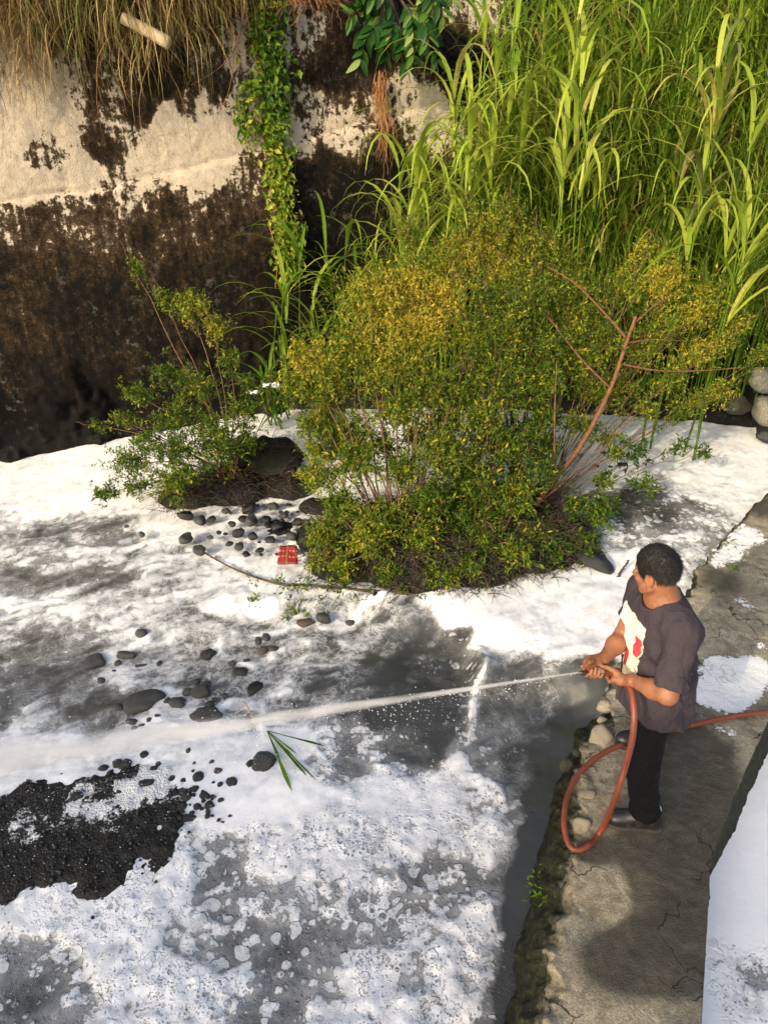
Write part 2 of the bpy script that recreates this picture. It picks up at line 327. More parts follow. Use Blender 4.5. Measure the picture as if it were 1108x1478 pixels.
def mat_stone(name, cols, foam=False, rough=.55, sc=18):
    m = M(name); P = m.co(); oi = m.n('ObjectInfo'); P2 = m.vm('ADD', P, m.vm('SCALE', oi.outputs['Location'], 3.7)); n = m.noise(sc, 6, .7, P2); n2 = m.noise(sc*5, 4, .7, P2)
    c = m.ramp(m.math('ADD', m.math('MULTIPLY', n, .7), m.math('MULTIPLY', n2, .3)), *[(.32+.36*i/(len(cols)-1), q) for i, q in enumerate(cols)])
    c = m.mix(m.math('MULTIPLY', oi.outputs['Random'], .55), c, cols[0]) 
    if foam:
        ff = m.rng(n, .60, .66); c = m.mix(ff, c, (.7, .7, .69))
    return m.set(Base_Color=c, Roughness=m.rng(n2, .3, .7, rough-.15, rough+.2), Normal=m.bump(m.math('ADD', n, m.math('MULTIPLY', n2, .5)), .006, .9))
def mat_soil(name, foamy=True, k=1.):
    m = M(name); P = m.co(); n = m.noise(9, 6, .7, P); n2 = m.noise(55, 5, .75, P); n3 = m.noise(150, 3, .7, P); v = m.vor(70, P)
    c = m.ramp(m.math('ADD', m.math('MULTIPLY', n2, .6), m.math('MULTIPLY', n3, .4)), (.34, (.009*k, .0082*k, .0075*k)), (.5, (.026*k, .0235*k, .020*k)), (.62, (.055*k, .049*k, .041*k)), (.75, (.13*k, .112*k, .09*k)))
    if foamy:
        ff = m.rng(m.math('ADD', m.at('foam'), m.math('ADD', m.math('MULTIPLY', m.math('SUBTRACT', n, .5), 1.1), m.math('MULTIPLY', m.math('SUBTRACT', n2, .5), 1.2))), .5, .66)
        c = m.mix(m.math('MULTIPLY', ff, .93), c, (.74, .74, .73))
    h = m.math('ADD', m.math('MULTIPLY', n2, .8), m.math('MULTIPLY', v.outputs['Distance'], -.6))
    m.p.inputs['Specular IOR Level'].default_value = .25
    return m.set(Base_Color=c, Roughness=.55, Normal=m.bump(h, .014, 1.))
def mat_leaf(name, stops, trans=.35, rough=.5, tip=None, key='rnd'):
    m = M(name); r = m.at(key); n = m.noise(40, 3, .6)
    c = m.ramp(m.math('ADD', r, m.math('MULTIPLY', m.math('SUBTRACT', n, .5), .18)), *stops)
    if tip is not None: c = m.mix(m.rng(m.at('tip'), tip[0], tip[1]), c, tip[2])
    return m.leafy(c, trans, rough)
def mat_bark(name, a, b, sc=40):
    m = M(name); P = m.co(); mp = m.n('Mapping'); m.put(mp.inputs[0], P); mp.inputs['Scale'].default_value = (1, 1, .35); n = m.noise(sc, 5, .7, mp.outputs[0])
    return m.set(Base_Color=m.mix(m.rng(n, .3, .7), a, b), Roughness=.8, Normal=m.bump(n, .004, .9))
MT = dict(wall=mat_wall(), ledge=mat_ledge(), water=mat_water(), gravel=mat_soil('wet_gravel', True, .62), mud=mat_soil('river_mud', True, .42), soil=mat_soil('dark_soil', False),
    dark_stone=mat_stone('wet_dark_stone', [(.004, .004, .004), (.013, .013, .0125), (.038, .036, .033)], rough=.34),
    grey_stone=mat_stone('grey_stone', [(.022, .022, .020), (.050, .048, .043), (.09, .086, .076)], rough=.5),
    brown_stone=mat_stone('brown_stone', [(.03, .02, .014), (.075, .048, .032), (.13, .09, .065)], rough=.5),
    pale_stone=mat_stone('pale_stone', [(.17, .145, .098), (.34, .295, .21), (.48, .425, .31)], rough=.85),
    mossy_stone=mat_stone('mossy_stone', [(.014, .014, .009), (.035, .034, .02), (.09, .082, .06)], rough=.8),
    lichen_stone=mat_stone('lichen_stone', [(.05, .047, .036), (.22, .21, .17), (.46, .44, .36)], rough=.85, sc=14),
    foam_stone=mat_stone('foam_flecked_stone', [(.008, .008, .008), (.02, .02, .019), (.05, .048, .044)], foam=True, rough=.45, sc=26),
    cane=mat_leaf('cane_leaf', [(.05, (.020, .055, .006)), (.35, (.055, .130, .010)), (.62, (.16, .26, .018)), (.85, (.34, .42, .050)), (.95, (.44, .46, .09)), (.99, (.36, .24, .09))], .38, .45, tip=(.93, 1.0, (.34, .22, .07))),
    dry=mat_leaf('dry_straw', [(.05, (.10, .060, .022)), (.35, (.28, .18, .070)), (.7, (.50, .37, .16)), (.8, (.16, .17, .045)), (.95, (.10, .13, .03))], .25, .7),
    shrub=mat_leaf('shrub_leaf', [(.05, (.016, .040, .005)), (.35, (.045, .098, .008)), (.6, (.125, .185, .012)), (.8, (.29, .29, .020)), (.97, (.43, .33, .035))], .3, .5),
    vine=mat_leaf('vine_leaf', [(.05, (.020, .055, .006)), (.4, (.060, .14, .010)), (.75, (.18, .27, .016)), (.97, (.40, .38, .05))], .32, .4),
    broad=mat_leaf('broad_leaf', [(.05, (.010, .035, .007)), (.5, (.025, .085, .010)), (.8, (.10, .19, .02)), (.97, (.28, .34, .10))], .3, .35),
    twig=mat_bark('twig_bark', (.05, .026, .014), (.17, .085, .04)), bark=mat_bark('reddish_bark', (.085, .035, .016), (.21, .088, .036)),
    dead=mat_bark('dead_stem', (.022, .015, .009), (.085, .058, .034)), root=mat_bark('orange_root', (.24, .10, .035), (.45, .22, .085)), log=mat_bark('pale_log', (.30, .22, .12), (.50, .40, .25), 25))

# ------------------------------------------------------------------ river water with foam, one sheet
def poly_dist(Q, pts):
    d = np.full(len(Q), 9.)
    for a, b in zip(pts[:-1], pts[1:]):
        ab = b-a; h = np.clip(((Q-a)@ab)/(ab@ab), 0, 1); d = np.minimum(d, np.linalg.norm(Q-a-h[:, None]*ab, axis=1))
    return d
def inside(Q, poly):
    r = np.zeros(len(Q), bool); n = len(poly)
    for i in range(n):
        a, b = poly[i], poly[i-1]
        c = ((a[1] > Q[:, 1]) != (b[1] > Q[:, 1])); den = (b[1]-a[1]) if b[1] != a[1] else 1e-9
        r ^= c & (Q[:, 0] < (b[0]-a[0])*(Q[:, 1]-a[1])/den+a[0])
    return r
GB = [(-90,1150),(0,1118),(60,1104),(150,1092),(250,1086),(300,1110),(318,1140),(295,1170),(275,1212),(240,1270),(185,1328),(100,1318),(0,1328),(-90,1330)]
GBw = np.array([on_z(x, y, -.43)[:2] for x, y in GB])
ys = np.concatenate([np.arange(.9, 4.2, .0135), np.arange(4.2, 11.5, .026)]); xs = np.arange(-6.2, 6.4, .0165)
X, Y = np.meshgrid(xs, ys); Q = np.stack([X.ravel(), Y.ravel()], 1)
P3 = np.column_stack([Q, np.zeros(len(Q))])
wq = Q+np.stack([fbm(P3, 3.5, 3, .5, 3), fbm(P3, 3.5, 3, .5, 9)], 1)*.10
cz = np.column_stack([np.repeat(np.arange(-6.2, 6.5, .1), 108), np.tile(np.arange(.8, 11.6, .1), 127)])   # levels vary slowly: solve coarse, then interpolate
zc = water_z(cz).reshape(127, 108)
def interp(Q, G):
    u = np.clip((Q[:, 0]+6.2)/.1, 0, 125.99); v = np.clip((Q[:, 1]-.8)/.1, 0, 106.99); i, j = u.astype(int), v.astype(int); a, b = u-i, v-j
    return G[i, j]*(1-a)*(1-b)+G[i+1, j]*a*(1-b)+G[i, j+1]*(1-a)*b+G[i+1, j+1]*a*b
WZ = lambda Q: interp(np.asarray(Q, float)[:, :2], zc)
fd = shepard(wq, FC, PF[:, 2:4], 4.2); foam, bub = fd[:, 0], fd[:, 1]
st = np.array([on_z(x, y, -.44)[:2] for x, y in [(702, 975), (690, 1012), (682, 1048), (655, 1090), (610, 1135)]])
dst = poly_dist(wq, st); foam = np.maximum(foam, .68*np.exp(-((dst+.02*fbm(P3, 8, 3, .6, 33))/.038)**2))
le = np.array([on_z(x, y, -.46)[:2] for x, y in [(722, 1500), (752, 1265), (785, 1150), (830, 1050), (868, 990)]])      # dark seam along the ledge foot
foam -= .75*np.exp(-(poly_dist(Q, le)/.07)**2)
n_m = fbm(P3+fbm(P3, 2, 2, .5, 31)[:, None]*.3, 4.2, 4, .6, 11)
flow = np.column_stack([P3[:, 0]*2.0+P3[:, 1]*.8, P3[:, 1]*7-P3[:, 0]*2.5, P3[:, 2]]); n_s = fbm(flow+fbm(P3, 3, 3, .5, 5)[:, None]*1.2, 1.3, 4, .6, 21)
mid = 4*np.clip(foam, 0, 1)*(1-np.clip(foam, 0, 1))
foam = foam+n_m*.42*(.25+mid)*np.clip(.4+bub, 0, 1)+n_s*.5*(.15+mid)*np.clip(1-bub, 0, 1)
thick = sst(.45, 1.05, foam)
w1, wr = worley(Q+np.stack([n_m, n_s], 1)*.03, 9, 4)
puff = sst(.55, .05, w1)*(.3+.7*wr)
Z = WZ(Q)+thick*(.012+.024*(n_m*.5+.5)*(.3+.7*np.clip(bub, 0, 1))+.014*puff*np.clip(bub*1.5, 0, 1))+n_s*.006*mid+fbm(P3, 9, 3, .55, 41)*.004
# turbulent ridge where the upper pool spills over
rg = np.array([on_z(x, y, -.28)[:2] for x, y in [(330, 850), (400, 868), (500, 856), (560, 862), (625, 890), (668, 925), (700, 965)]])
Z += .045*np.exp(-(poly_dist(wq, rg)/.10)**2)*(1+n_m)
keep = ((Q-B0[:2])@WB[:2]) < .25
Zr = Z.reshape(X.shape); V = np.column_stack([Q, Z]); F = grid_faces(*X.shape); F = F[keep[F].all(1)]
us = np.zeros(len(V), bool); us[F] = True; ix = np.cumsum(us)-1
river = link('river_water', mesh('river_water', V[us], ix[F], dict(foam=foam[us], bubble=bub[us])), MT['water']); tag(river, 'grey river water covered in white foam and bubbles', kind='structure')

# ------------------------------------------------------------------ river bed with islands and the far bank
MD = [(465,715,.34,.1,.10),(455,745,.26,.1,.07),(560,735,.48,.1,.14),(660,715,.5,.1,.14),(760,725,.42,.1,.12),(395,650,.40,.1,.26),(375,668,.45,.10,.30),(330,690,.5,.10,.24),(420,690,.35,.1,.16),(270,700,.42,.08,.13),(400,740,.4,.1,.0),(520,800,.50,.12,.24),(600,815,.52,.12,.26),(680,810,.5,.12,.27),(760,790,.5,.13,.25),(820,770,.34,.12,.16),(620,760,.7,.12,.24),(480,760,.45,.1,.15),(720,740,.6,.1,.2),(850,800,.2,.1,.12)]
ex = np.arange(-6.4, 7.0, .04); ey = np.arange(.6, 12.4, .04); EX, EY = np.meshgrid(ex, ey); Q2 = np.column_stack([EX.ravel(), EY.ravel()]); P2 = np.column_stack([Q2, np.zeros(len(Q2))])
bz = WZ(Q2)-.16; isl = np.zeros(len(Q2))
for x, y, r, rv, hgt in MD:
    c = on_z(x, y, -.2)[:2]; d = np.hypot((Q2[:, 0]-c[0])/r, (Q2[:, 1]-c[1])/(r*.72)); isl = np.maximum(isl, (hgt+.14)*np.exp(-(d*1.15)**4))
isl += np.where(isl > .02, fbm(P2, 5, 4, .6, 71)*.07, 0)
def bank_h(Q):
    """height of the overgrown bank above the water"""
    dw = -((Q-B0[:2])@WB[:2]); u = (Q-B0[:2])@WE[:2]           # distance in front of the wall, metres along it
    wdt = np.interp(u, [3.2, 4.2, 5.5, 7.5, 10.5, 14], [0, .35, .9, 2.3, 4.4, 5.2]); q = np.clip(1-dw/np.maximum(wdt, .01), -1, 1.2)
    return np.where(wdt > .02, np.where(q > 0, .12+np.interp(u, [3, 6, 9, 12], [.2, .55, 1.1, 1.3])*q**1.1, -.2+.3*sst(-.25, .1, q)), -.3)
bz = np.maximum(bz, np.maximum(WZ(Q2)-.14+isl, WZ(Q2)+bank_h(Q2)+fbm(P2, 3, 4, .55, 81)*.07*(bank_h(Q2) > -.1)))
fo = -.2+.45*sst(.12, .02, isl)*(bank_h(Q2) < -.25)
bed = link('riverbed', mesh('riverbed', np.column_stack([Q2, bz]), grid_faces(*EX.shape), dict(foam=fo)), MT['mud']); tag(bed, 'dark muddy bed and bank under the shrubs', kind='structure')
BED = lambda Q: bz.reshape(EX.shape)[np.clip(np.round((np.asarray(Q)[:, 1]-.6)/.04).astype(int), 0, len(ey)-1), np.clip(np.round((np.asarray(Q)[:, 0]+6.4)/.04).astype(int), 0, len(ex)-1)]

# ------------------------------------------------------------------ near gravel bar
gx = np.arange(-3.4, -.6, .014); gy = np.arange(1.9, 3.5, .014); GX, GY = np.meshgrid(gx, gy); Q3 = np.column_stack([GX.ravel(), GY.ravel()]); P3g = np.column_stack([Q3, 0*GX.ravel()])
wq3 = Q3+np.stack([fbm(P3g, 5, 4, .6, 13), fbm(P3g, 5, 4, .6, 19)], 1)*.17
dd = poly_dist(wq3, np.vstack([GBw, GBw[:1]]))*np.where(inside(wq3, GBw), 1, -1)
GH = -.50+.085*sst(-.05, .22, dd)+fbm(P3g, 22, 4, .6, 23)*.014
gf = .25+fbm(P3g, 7, 5, .7, 29)*.7
for x, y, r, a in [(125,1165,.16,.30),(150,1205,.16,.34),(60,1190,.22,.26),(260,1120,.26,.5),(215,1125,.16,.35),(170,1160,.14,.3),(90,1130,.2,.1),(0,1200,.2,.2),(40,1140,.2,-.3),(20,1230,.15,.2),(210,1150,.2,.2),(100,1270,.35,-.45),(180,1260,.25,-.5),(30,1270,.3,-.4),(130,1240,.2,-.3)]:
    c = on_z(x, y, -.43)[:2]; gf += a*np.exp(-((Q3-c)**2).sum(1)/r**2)
GF = grid_faces(*GX.shape); kp = (dd > -.12)[GF].all(1); GF = GF[kp]; us = np.zeros(len(Q3), bool); us[GF] = True; ix = np.cumsum(us)-1
bar = link('gravel_bar', mesh('gravel_bar', np.column_stack([Q3, GH])[us], ix[GF], dict(foam=gf[us])), MT['gravel']); tag(bar, 'dark wet gravel bar rising from the foam', kind='structure')
def bar_f(q):
    return gf.reshape(GX.shape)[int(np.clip((q[1]-1.9)/.014, 0, len(gy)-1)), int(np.clip((q[0]+3.4)/.014, 0, len(gx)-1))]
def bar_z(q):
    i = int(np.clip((q[1]-1.9)/.014, 0, len(gy)-1)); j = int(np.clip((q[0]+3.4)/.014, 0, len(gx)-1)); return GH.reshape(GX.shape)[i, j]

# ------------------------------------------------------------------ retaining wall
u = np.arange(-2.2, 14.5, .028); h = np.arange(-.5, 5.6, .028); U, Hh = np.meshgrid(u, h); uu, hh = U.ravel(), Hh.ravel()
PWL = """20,110,.9 60,150,.85 30,200,.8 0,225,.92 60,232,.52 100,222,.66 150,215,.35 120,250,.95 50,268,.95 0,272,.95 200,230,.72 240,180,1 250,220,.95 300,195,.85 300,160,.7 330,200,.98 300,240,.8 200,160,.36 180,190,.6 270,150,.40 230,130,.25
320,120,.4 150,140,.5 350,80,.66 340,150,.72 430,50,.6 470,100,.25 450,150,.6 440,200,.66 480,190,.68 500,200,.66 580,140,.68 620,160,.78 600,105,.5 600,60,.05 560,60,.05 640,60,.05 650,20,.52 690,20,.65 680,100,.1 470,235,.25 440,270,.2 500,270,.1
540,245,.15 470,320,.08 20,302,.52 60,320,.42 150,302,.46 180,288,.58 250,302,.40 330,282,.40 360,245,.52 0,380,.28 100,380,.33 200,350,.38 300,330,.42 360,310,.42 100,450,.25 50,480,.38 150,450,.25 250,420,.30 20,540,.24 100,530,.2 200,480,.26
300,430,.22 380,400,.26 370,500,.22 60,600,.10 0,640,.06 150,590,.12 300,570,.12 450,420,.15 420,520,.15 600,300,.1 800,300,.1 1000,300,.1 800,0,.3 1000,0,.2 -60,250,.8 -60,400,.3 -60,620,.1 100,0,.3 300,0,.3 600,-60,.3"""
PWL = np.array([[float(v) for v in t.split(',')] for t in PWL.split()])
CW = np.array([on_wall(x, y) for x, y in PWL[:, :2]])
Pw3 = wall_p(uu, hh)
wq4 = np.column_stack([uu, hh])+np.stack([fbm(Pw3, 3, 3, .5, 51), fbm(Pw3, 3, 3, .5, 57)], 1)*.10
pale = shepard(wq4, CW, PWL[:, 2:3], 3.6)[:, 0]
ck = np.array([on_wall(x, y) for x, y in [(-80, 312), (0, 293), (60, 283), (130, 276), (200, 258), (270, 245), (330, 228), (372, 214), (420, 205), (600, 160), (900, 90)]])
kh = np.interp(uu, ck[:, 0], ck[:, 1])+fbm(Pw3, 6, 3, .5, 61)*.025; below = sst(.012, -.03, hh-kh)
out = below*.05+fbm(Pw3, 1.1, 3, .5, 63)*.05+fbm(Pw3, 8, 4, .6, 65)*.012-.03*np.exp(-((hh-kh)/.018)**2)
lowz = sst(1.5, .5, hh); out += lowz*(.12*sst(.0, .45, fbm(Pw3, 2.2, 4, .6, 67))+fbm(Pw3, 14, 3, .6, 68)*.018)
V = wall_p(uu, hh, out)
wall = link('retaining_wall', mesh('retaining_wall', V, grid_faces(*U.shape), dict(pale=pale, wet=sst(.5, .1, hh)*.8)), MT['wall'])
tag(wall, 'tall concrete retaining wall with pale plaster band and black stains', 'retaining wall')
# soil behind the wall top
top = wall_p(u, np.full(len(u), 5.5), 0); bk = np.stack([top-WN*0.02, top+WB*.8+np.array([0, 0, .5]), top+WB*3+np.array([0, 0, 1.4]), top+WB*8+np.array([0, 0, 3.])], 0)
hill = link('hillside', mesh('hillside', bk.reshape(-1, 3), grid_faces(4, len(u))), MT['soil']); tag(hill, 'earth slope above the retaining wall', kind='structure')

# ------------------------------------------------------------------ concrete ledge the man stands on
LT = [(800,1700),(812,1478),(838,1300),(846,1200),(850,1100),(872,1030),(905,955),(960,888),(1012,828),(1108,715),(1220,600)]
LWt = [(705,1700),(728,1478),(757,1262),(790,1150),(838,1050),(885,985),(935,915),(975,875),(1015,832),(1109,716),(1221,601)]
LR = [(1010,1700),(1012,1478),(1025,1240),(1060,1145),(1108,1040),(1160,940),(1240,800)]
lt = np.array([on_z(x, y, 0) for x, y in LT]); lw = np.array([on_z(x, y, -.47 if i < 7 else -.20) for i, (x, y) in enumerate(LWt)]); lr0 = np.array([on_z(x, y, 0) for x, y in LR])
NU = 560; ltp = spline(lt, NU); lwp = spline(lw, NU)
rr = []; rl = np.array([np.interp(np.linspace(0, 1, 4000), np.concatenate([[0], np.cumsum(np.linalg.norm(np.diff(lr0, axis=0), axis=1))])/np.linalg.norm(np.diff(lr0, axis=0), axis=1).sum(), lr0[:, k]) for k in range(3)]).T
rl = np.vstack([rl, rl[-1]+np.linspace(0, 2, 1500)[:, None]*unit(rl[-1]-rl[-2])])
tt = np.linspace(0, 1, NU); s_l = np.concatenate([[0], np.cumsum(np.linalg.norm(np.diff(ltp, axis=0), axis=1))])
Tl = unit(np.gradient(ltp, axis=0)); Nr = np.stack([Tl[:, 1], -Tl[:, 0], 0*tt], 1)
lrp = np.array([rl[np.argmin(np.abs((rl-p)@t)+.3*(np.linalg.norm(rl-p, axis=1) > 2.2))] for p, t in zip(ltp, Tl)])
ltp = ltp+Nr*(fbm(ltp, 3.2, 4, .65, 88)*.16)[:, None]*(1-sst(4.2, 5.4, s_l))[:, None]
prof = []; edge = []
for a in np.linspace(0, 1, 26):                       # rough foot from under the water up to the crest
    prof.append(lwp*(1-a)+ltp*a+np.array([0, 0, 1])*(-.12*(1-a)+.05*math.sin(a*math.pi)*.6)+ (-Nr)*(.03*math.sin(a*math.pi))); edge.append(np.full(NU, 1.12-.75*a**2))
for a in np.linspace(.015, 1, 56):
    prof.append(ltp*(1-a)+lrp*a); edge.append(np.clip(.42-a*3.0, 0, 1)*np.ones(NU))
for a in np.linspace(.02, 1, 16):
    prof.append(lrp+np.array([0, 0, -1.0])*a+Nr*a*(+.02+.19*sst(2.25, 2.7, lrp[:, 1]))[:, None]); edge.append(np.full(NU, .95))
LV = np.stack(prof, 0); ed = np.stack(edge, 0); lp = LV.reshape(-1, 3); nq = fbm(lp, 3, 4, .55, 91); n8 = fbm(lp, 11, 4, .6, 92)
far = np.clip((s_l-5.2)/1.2, 0, 1)[None].repeat(len(prof), 0).ravel(); far_e = sst(.5, 1., far)
w1, wr = worley(lp[:, :2]+lp[:, 2:3]*.5, 7.5, 8); rk = sst(.55, .1, w1)*(.2+.8*wr)*sst(-.2, .4, nq)
er = ed.ravel(); rough = sst(.12, .6, er)*(1-.7*far_e); sidew = np.zeros((len(prof), NU)); sidew[82:] = 1
amp = .010+.045*rough; dz = nq*amp*1.0+n8*amp*np.where(rough > .3, .75, .28)+fbm(lp, 30, 3, .6, 93)*amp*.3+rk*(.040+.05*np.exp(-((er-.42)/.2)**2))*rough*(1-sidew.ravel())
dirn = np.zeros_like(lp); dirn[:, 2] = 1-.7*np.clip(rough, 0, 1); dirn[:, :2] = (-np.tile(Nr[:, :2], (len(prof), 1)))*(.6*np.clip(rough, 0, 1))[:, None]
dirn[sidew.ravel() > 0] = np.tile(Nr, (16, 1)); dz[sidew.ravel() > 0] *= .35
lp2 = lp+dirn*dz[:, None]
fm = np.full(len(lp), -.4); wet_shade = np.full(len(lp), .12)
for x, y, r, a in [(1040,965,.20,1.25),(1012,1000,.15,1.05),(1075,985,.18,1.2),(1055,1015,.15,1.1),(1095,960,.14,1.1),(1078,772,.26,1.3),(1050,800,.2,1.15),(1030,815,.12,.75),(1062,862,.12,.85),(1085,880,.11,.8),(1098,930,.10,.9),(1040,893,.05,.8),(1035,1052,.09,.8),(1065,1060,.07,.75)]:
    fm += a*np.exp(-((lp[:, :2]-on_z(x, y, 0)[:2])**2).sum(1)/r**2*1.1)
for x, y, r, a in [(985,1190,.3,.5),(1000,1080,.25,.55),(960,1230,.25,.45),(1000,1330,.28,.5),(940,1390,.26,.75),(870,1395,.2,.6),(1000,990,.2,.6),(1040,840,.25,.5),(1090,730,.3,.5),(1030,1150,.2,.4),(850,1230,.10,.5),(980,1290,.3,.4),(860,1320,.2,-.4),(900,1290,.18,-.35),(870,1110,.2,-.5),(870,1440,.25,-.3),(985,1120,.2,.4),(960,1300,.16,.3),(960,1450,.2,-.3),(1040,910,.15,-.3),(1000,900,.12,-.2)]:  # damp stains and painted shadow zones; negative spots keep the lit patches pale
    wet_shade += 1.35*a*np.exp(-((lp[:, :2]-on_z(x, y, 0)[:2])**2).sum(1)/r**2)
fm[er > .5] = -.5
ledge = link('river_wall', mesh('river_wall', lp2, grid_faces(len(prof), NU), dict(edge=er*(1-.8*far_e), foam=fm, wet=wet_shade)), MT['ledge'])
ledge.data.polygons.foreach_set('use_smooth', [True]*len(ledge.data.polygons))
tag(ledge, 'low weathered concrete river wall with mossy broken edge under the man', 'river wall')
# channel beyond the wall
cx = np.arange(.9, 8, .016); cy = np.arange(.6, 6.5, .02); CX, CY = np.meshgrid(cx, cy); Qc = np.column_stack([CX.ravel(), CY.ravel()]); Pc = np.column_stack([Qc, 0*CX.ravel()])
side = np.array([lrp[np.argmin(((lrp[:, :2]-q)**2).sum(1))] for q in Qc[::1][:1]])
rs = lrp[::6]; rn = Nr[::6]
sd = np.full(len(Qc), -9.)
for s0 in range(0, len(Qc), 30000):
    d = Qc[s0:s0+30000, None]-rs[None, :, :2]; k = (d**2).sum(-1).argmin(1); sd[s0:s0+30000] = (d[np.arange(len(k)), k]*rn[k][:, :2]).sum(1)
lat = [(1080,1400),(1060,1440),(1100,1430),(1050,1390),(1090,1470),(1108,1400)]; cf = np.full(len(Qc), 1.7)+fbm(Pc, 2, 3, .5, 95)*.3; cb = np.zeros(len(Qc))
for x, y in lat:
    c = on_z(x, y, -.3)[:2]; g = np.exp(-((Qc-c)**2).sum(1)/.10**2); cf -= .5*g; cb = np.maximum(cb, g)
c = on_z(1030, 1475, -.3)[:2]; cf -= .5*np.exp(-((Qc-c)**2).sum(1)/.10**2)
CZ = -.30+fbm(Pc, 3, 3, .5, 97)*.008
CF = grid_faces(*CX.shape); kp = (sd > -.05)[CF].all(1); CF = CF[kp]; us = np.zeros(len(Qc), bool); us[CF] = True; ix = np.cumsum(us)-1
ch = link('channel_water', mesh('channel_water', np.column_stack([Qc, CZ])[us], ix[CF], dict(foam=cf[us], bubble=np.clip(cb*1.4, 0, 1)[us])), MT['water']); tag(ch, 'smooth white foam filling the channel beside the river wall', kind='structure')

# ------------------------------------------------------------------ unseen tree added behind the viewer, leaves placed to shade water and ledge
r = np.random.default_rng(91)
shade = np.array([on_z(x, y, -.44)[:2] for x, y in [(-700,900),(-300,860),(120,850),(300,890),(430,905),(540,925),(640,985),(760,1015),(835,1010),(840,1250),(800,1800),(-700,1800)]])
lit = [np.array([on_z(x, y, 0)[:2] for x, y in q]) for q in ([(770,1420),(800,1215),(890,1210),(945,1250),(950,1350),(915,1385),(840,1390)], [(770,1478),(800,1400),(900,1412),(960,1400),(1030,1420),(1030,1700),(770,1700)], [(825,1000),(915,990),(915,1160),(890,1205),(815,1225),(800,1100)])]
led = np.array([on_z(x, y, 0)[:2] for x, y in [(780,1700),(790,1478),(815,1250),(850,1060),(900,985),(1010,965),(1108,1000),(1300,1050),(1400,1900)]])
q = np.column_stack([r.uniform(-4, 4, 110000), r.uniform(.2, 4.2, 110000)]); qj = q+r.normal(0, .02, q.shape)
on_led = inside(q, led); chn = np.array([on_z(x, y, -.3)[:2] for x, y in [(1010,1700),(1015,1478),(1028,1240),(1115,1080),(1300,900),(1500,1700)]]); onc = inside(q, chn); a = inside(qj, shade) & ~on_led & ~onc; b = on_led & ~np.any([inside(qj, p) for p in lit], 0); k = np.where(a | b | onc)[0][:24000]
Gp = np.column_stack([q[k], np.where(on_led[k] & ~onc[k], 0., np.where(onc[k], -.3, -.44))]); Pc_ = Gp+SUN*r.uniform(9.5, 12.5, (len(k), 1)); tc = Pc_.mean(0)
tree = empty('added_shade_tree', (tc[0], tc[1], -.3), 'unseen tree added behind the viewer to shade the water and ledge', 'tree'); L = r.uniform(.06, .11, len(k)); V, F = leaves(Pc_, unit(r.normal(0, 1, (len(k), 3))), unit(SUN+r.normal(0, .5, (len(k), 3))), L, L*.7)
o = sub('crown', V, F, MT['vine'], tree, dict(rnd=np.repeat(r.uniform(.1, .6, len(k)), 5)), False); o['kind'] = 'stuff'
V, F = tube(spline(np.array([[tc[0], tc[1], -.5], [tc[0]+.1, tc[1], 2], tc]), 12), np.linspace(.26, .12, 12), 10); sub('trunk', V, F, MT['bark'], tree)
for j in r.integers(0, len(k), 26):
    V, F = tube(spline(np.array([[tc[0], tc[1], tc[2]-1.2], (tc+Pc_[j])/2, Pc_[j]]), 8), np.linspace(.07, .012, 8), 6); sub('limb', V, F, MT['bark'], tree)
# ------------------------------------------------------------------ tall cane grass on the bank
def blades(A, az, e0, L, droop, hw, S=9, twist=None, seed=0):
    """drooping leaves: attach points A (B,3), azimuth, start elevation, length, total bend, half width -> centre lines, half widths, normals"""
    Bn = len(A); t = np.linspace(0, 1, S); el = e0[:, None]-droop[:, None]*t[None]**1.25
    az2 = az[:, None]+(np.zeros((Bn, 1)) if twist is None else twist[:, None]*t[None])
    T = np.stack([np.cos(el)*np.cos(az2), np.cos(el)*np.sin(az2), np.sin(el)], -1)
    st = T*(L[:, None, None]/(S-1)); C = A[:, None]+np.concatenate([np.zeros((Bn, 1, 3)), np.cumsum(st[:, :-1], 1)], 1)
    side = np.stack([-np.sin(az2), np.cos(az2), 0*az2], -1); N = np.cross(T, side)
    prof = np.clip(np.minimum(1, .45+t*3)*(1-t**2.2), .03, 1)
    return C, side*(hw[:, None]*prof[None])[..., None], N, np.repeat(t[None], Bn, 0)
def cane_leaves(base, topp, n, seed, lo=.35, Lr=(.7, 1.15), hwr=(.009, .015), e0r=(.9, 1.35), dr=(2.0, 2.9), az=None):
    r = np.random.default_rng(seed); f = np.sort(r.uniform(lo, 1, n)); bend = (topp-base)*f[:, None]; A = base+bend
    a = r.uniform(0, 2*np.pi, n) if az is None else r.normal(az[0], az[1], n)
    return blades(A, a, r.uniform(*e0r, n), r.uniform(*Lr, n), r.uniform(*dr, n), r.uniform(*hwr, n), twist=r.normal(0, .35, n))
def ground(q):
    return float(max(BED(np.array([q[:2]]))[0], WZ(np.array([q[:2]]))[0]))
rg = np.random.default_rng(11); bag = Bag(); ncan = 0
def topY(x_px):     # outline of the grass mass against the wall, as cane height in metres by place along the bank
    return np.interp(x_px, [400, 450, 520, 590, 660, 720, 780], [.5, .85, 1.4, 2.0, 2.7, 3.9, 4.5])
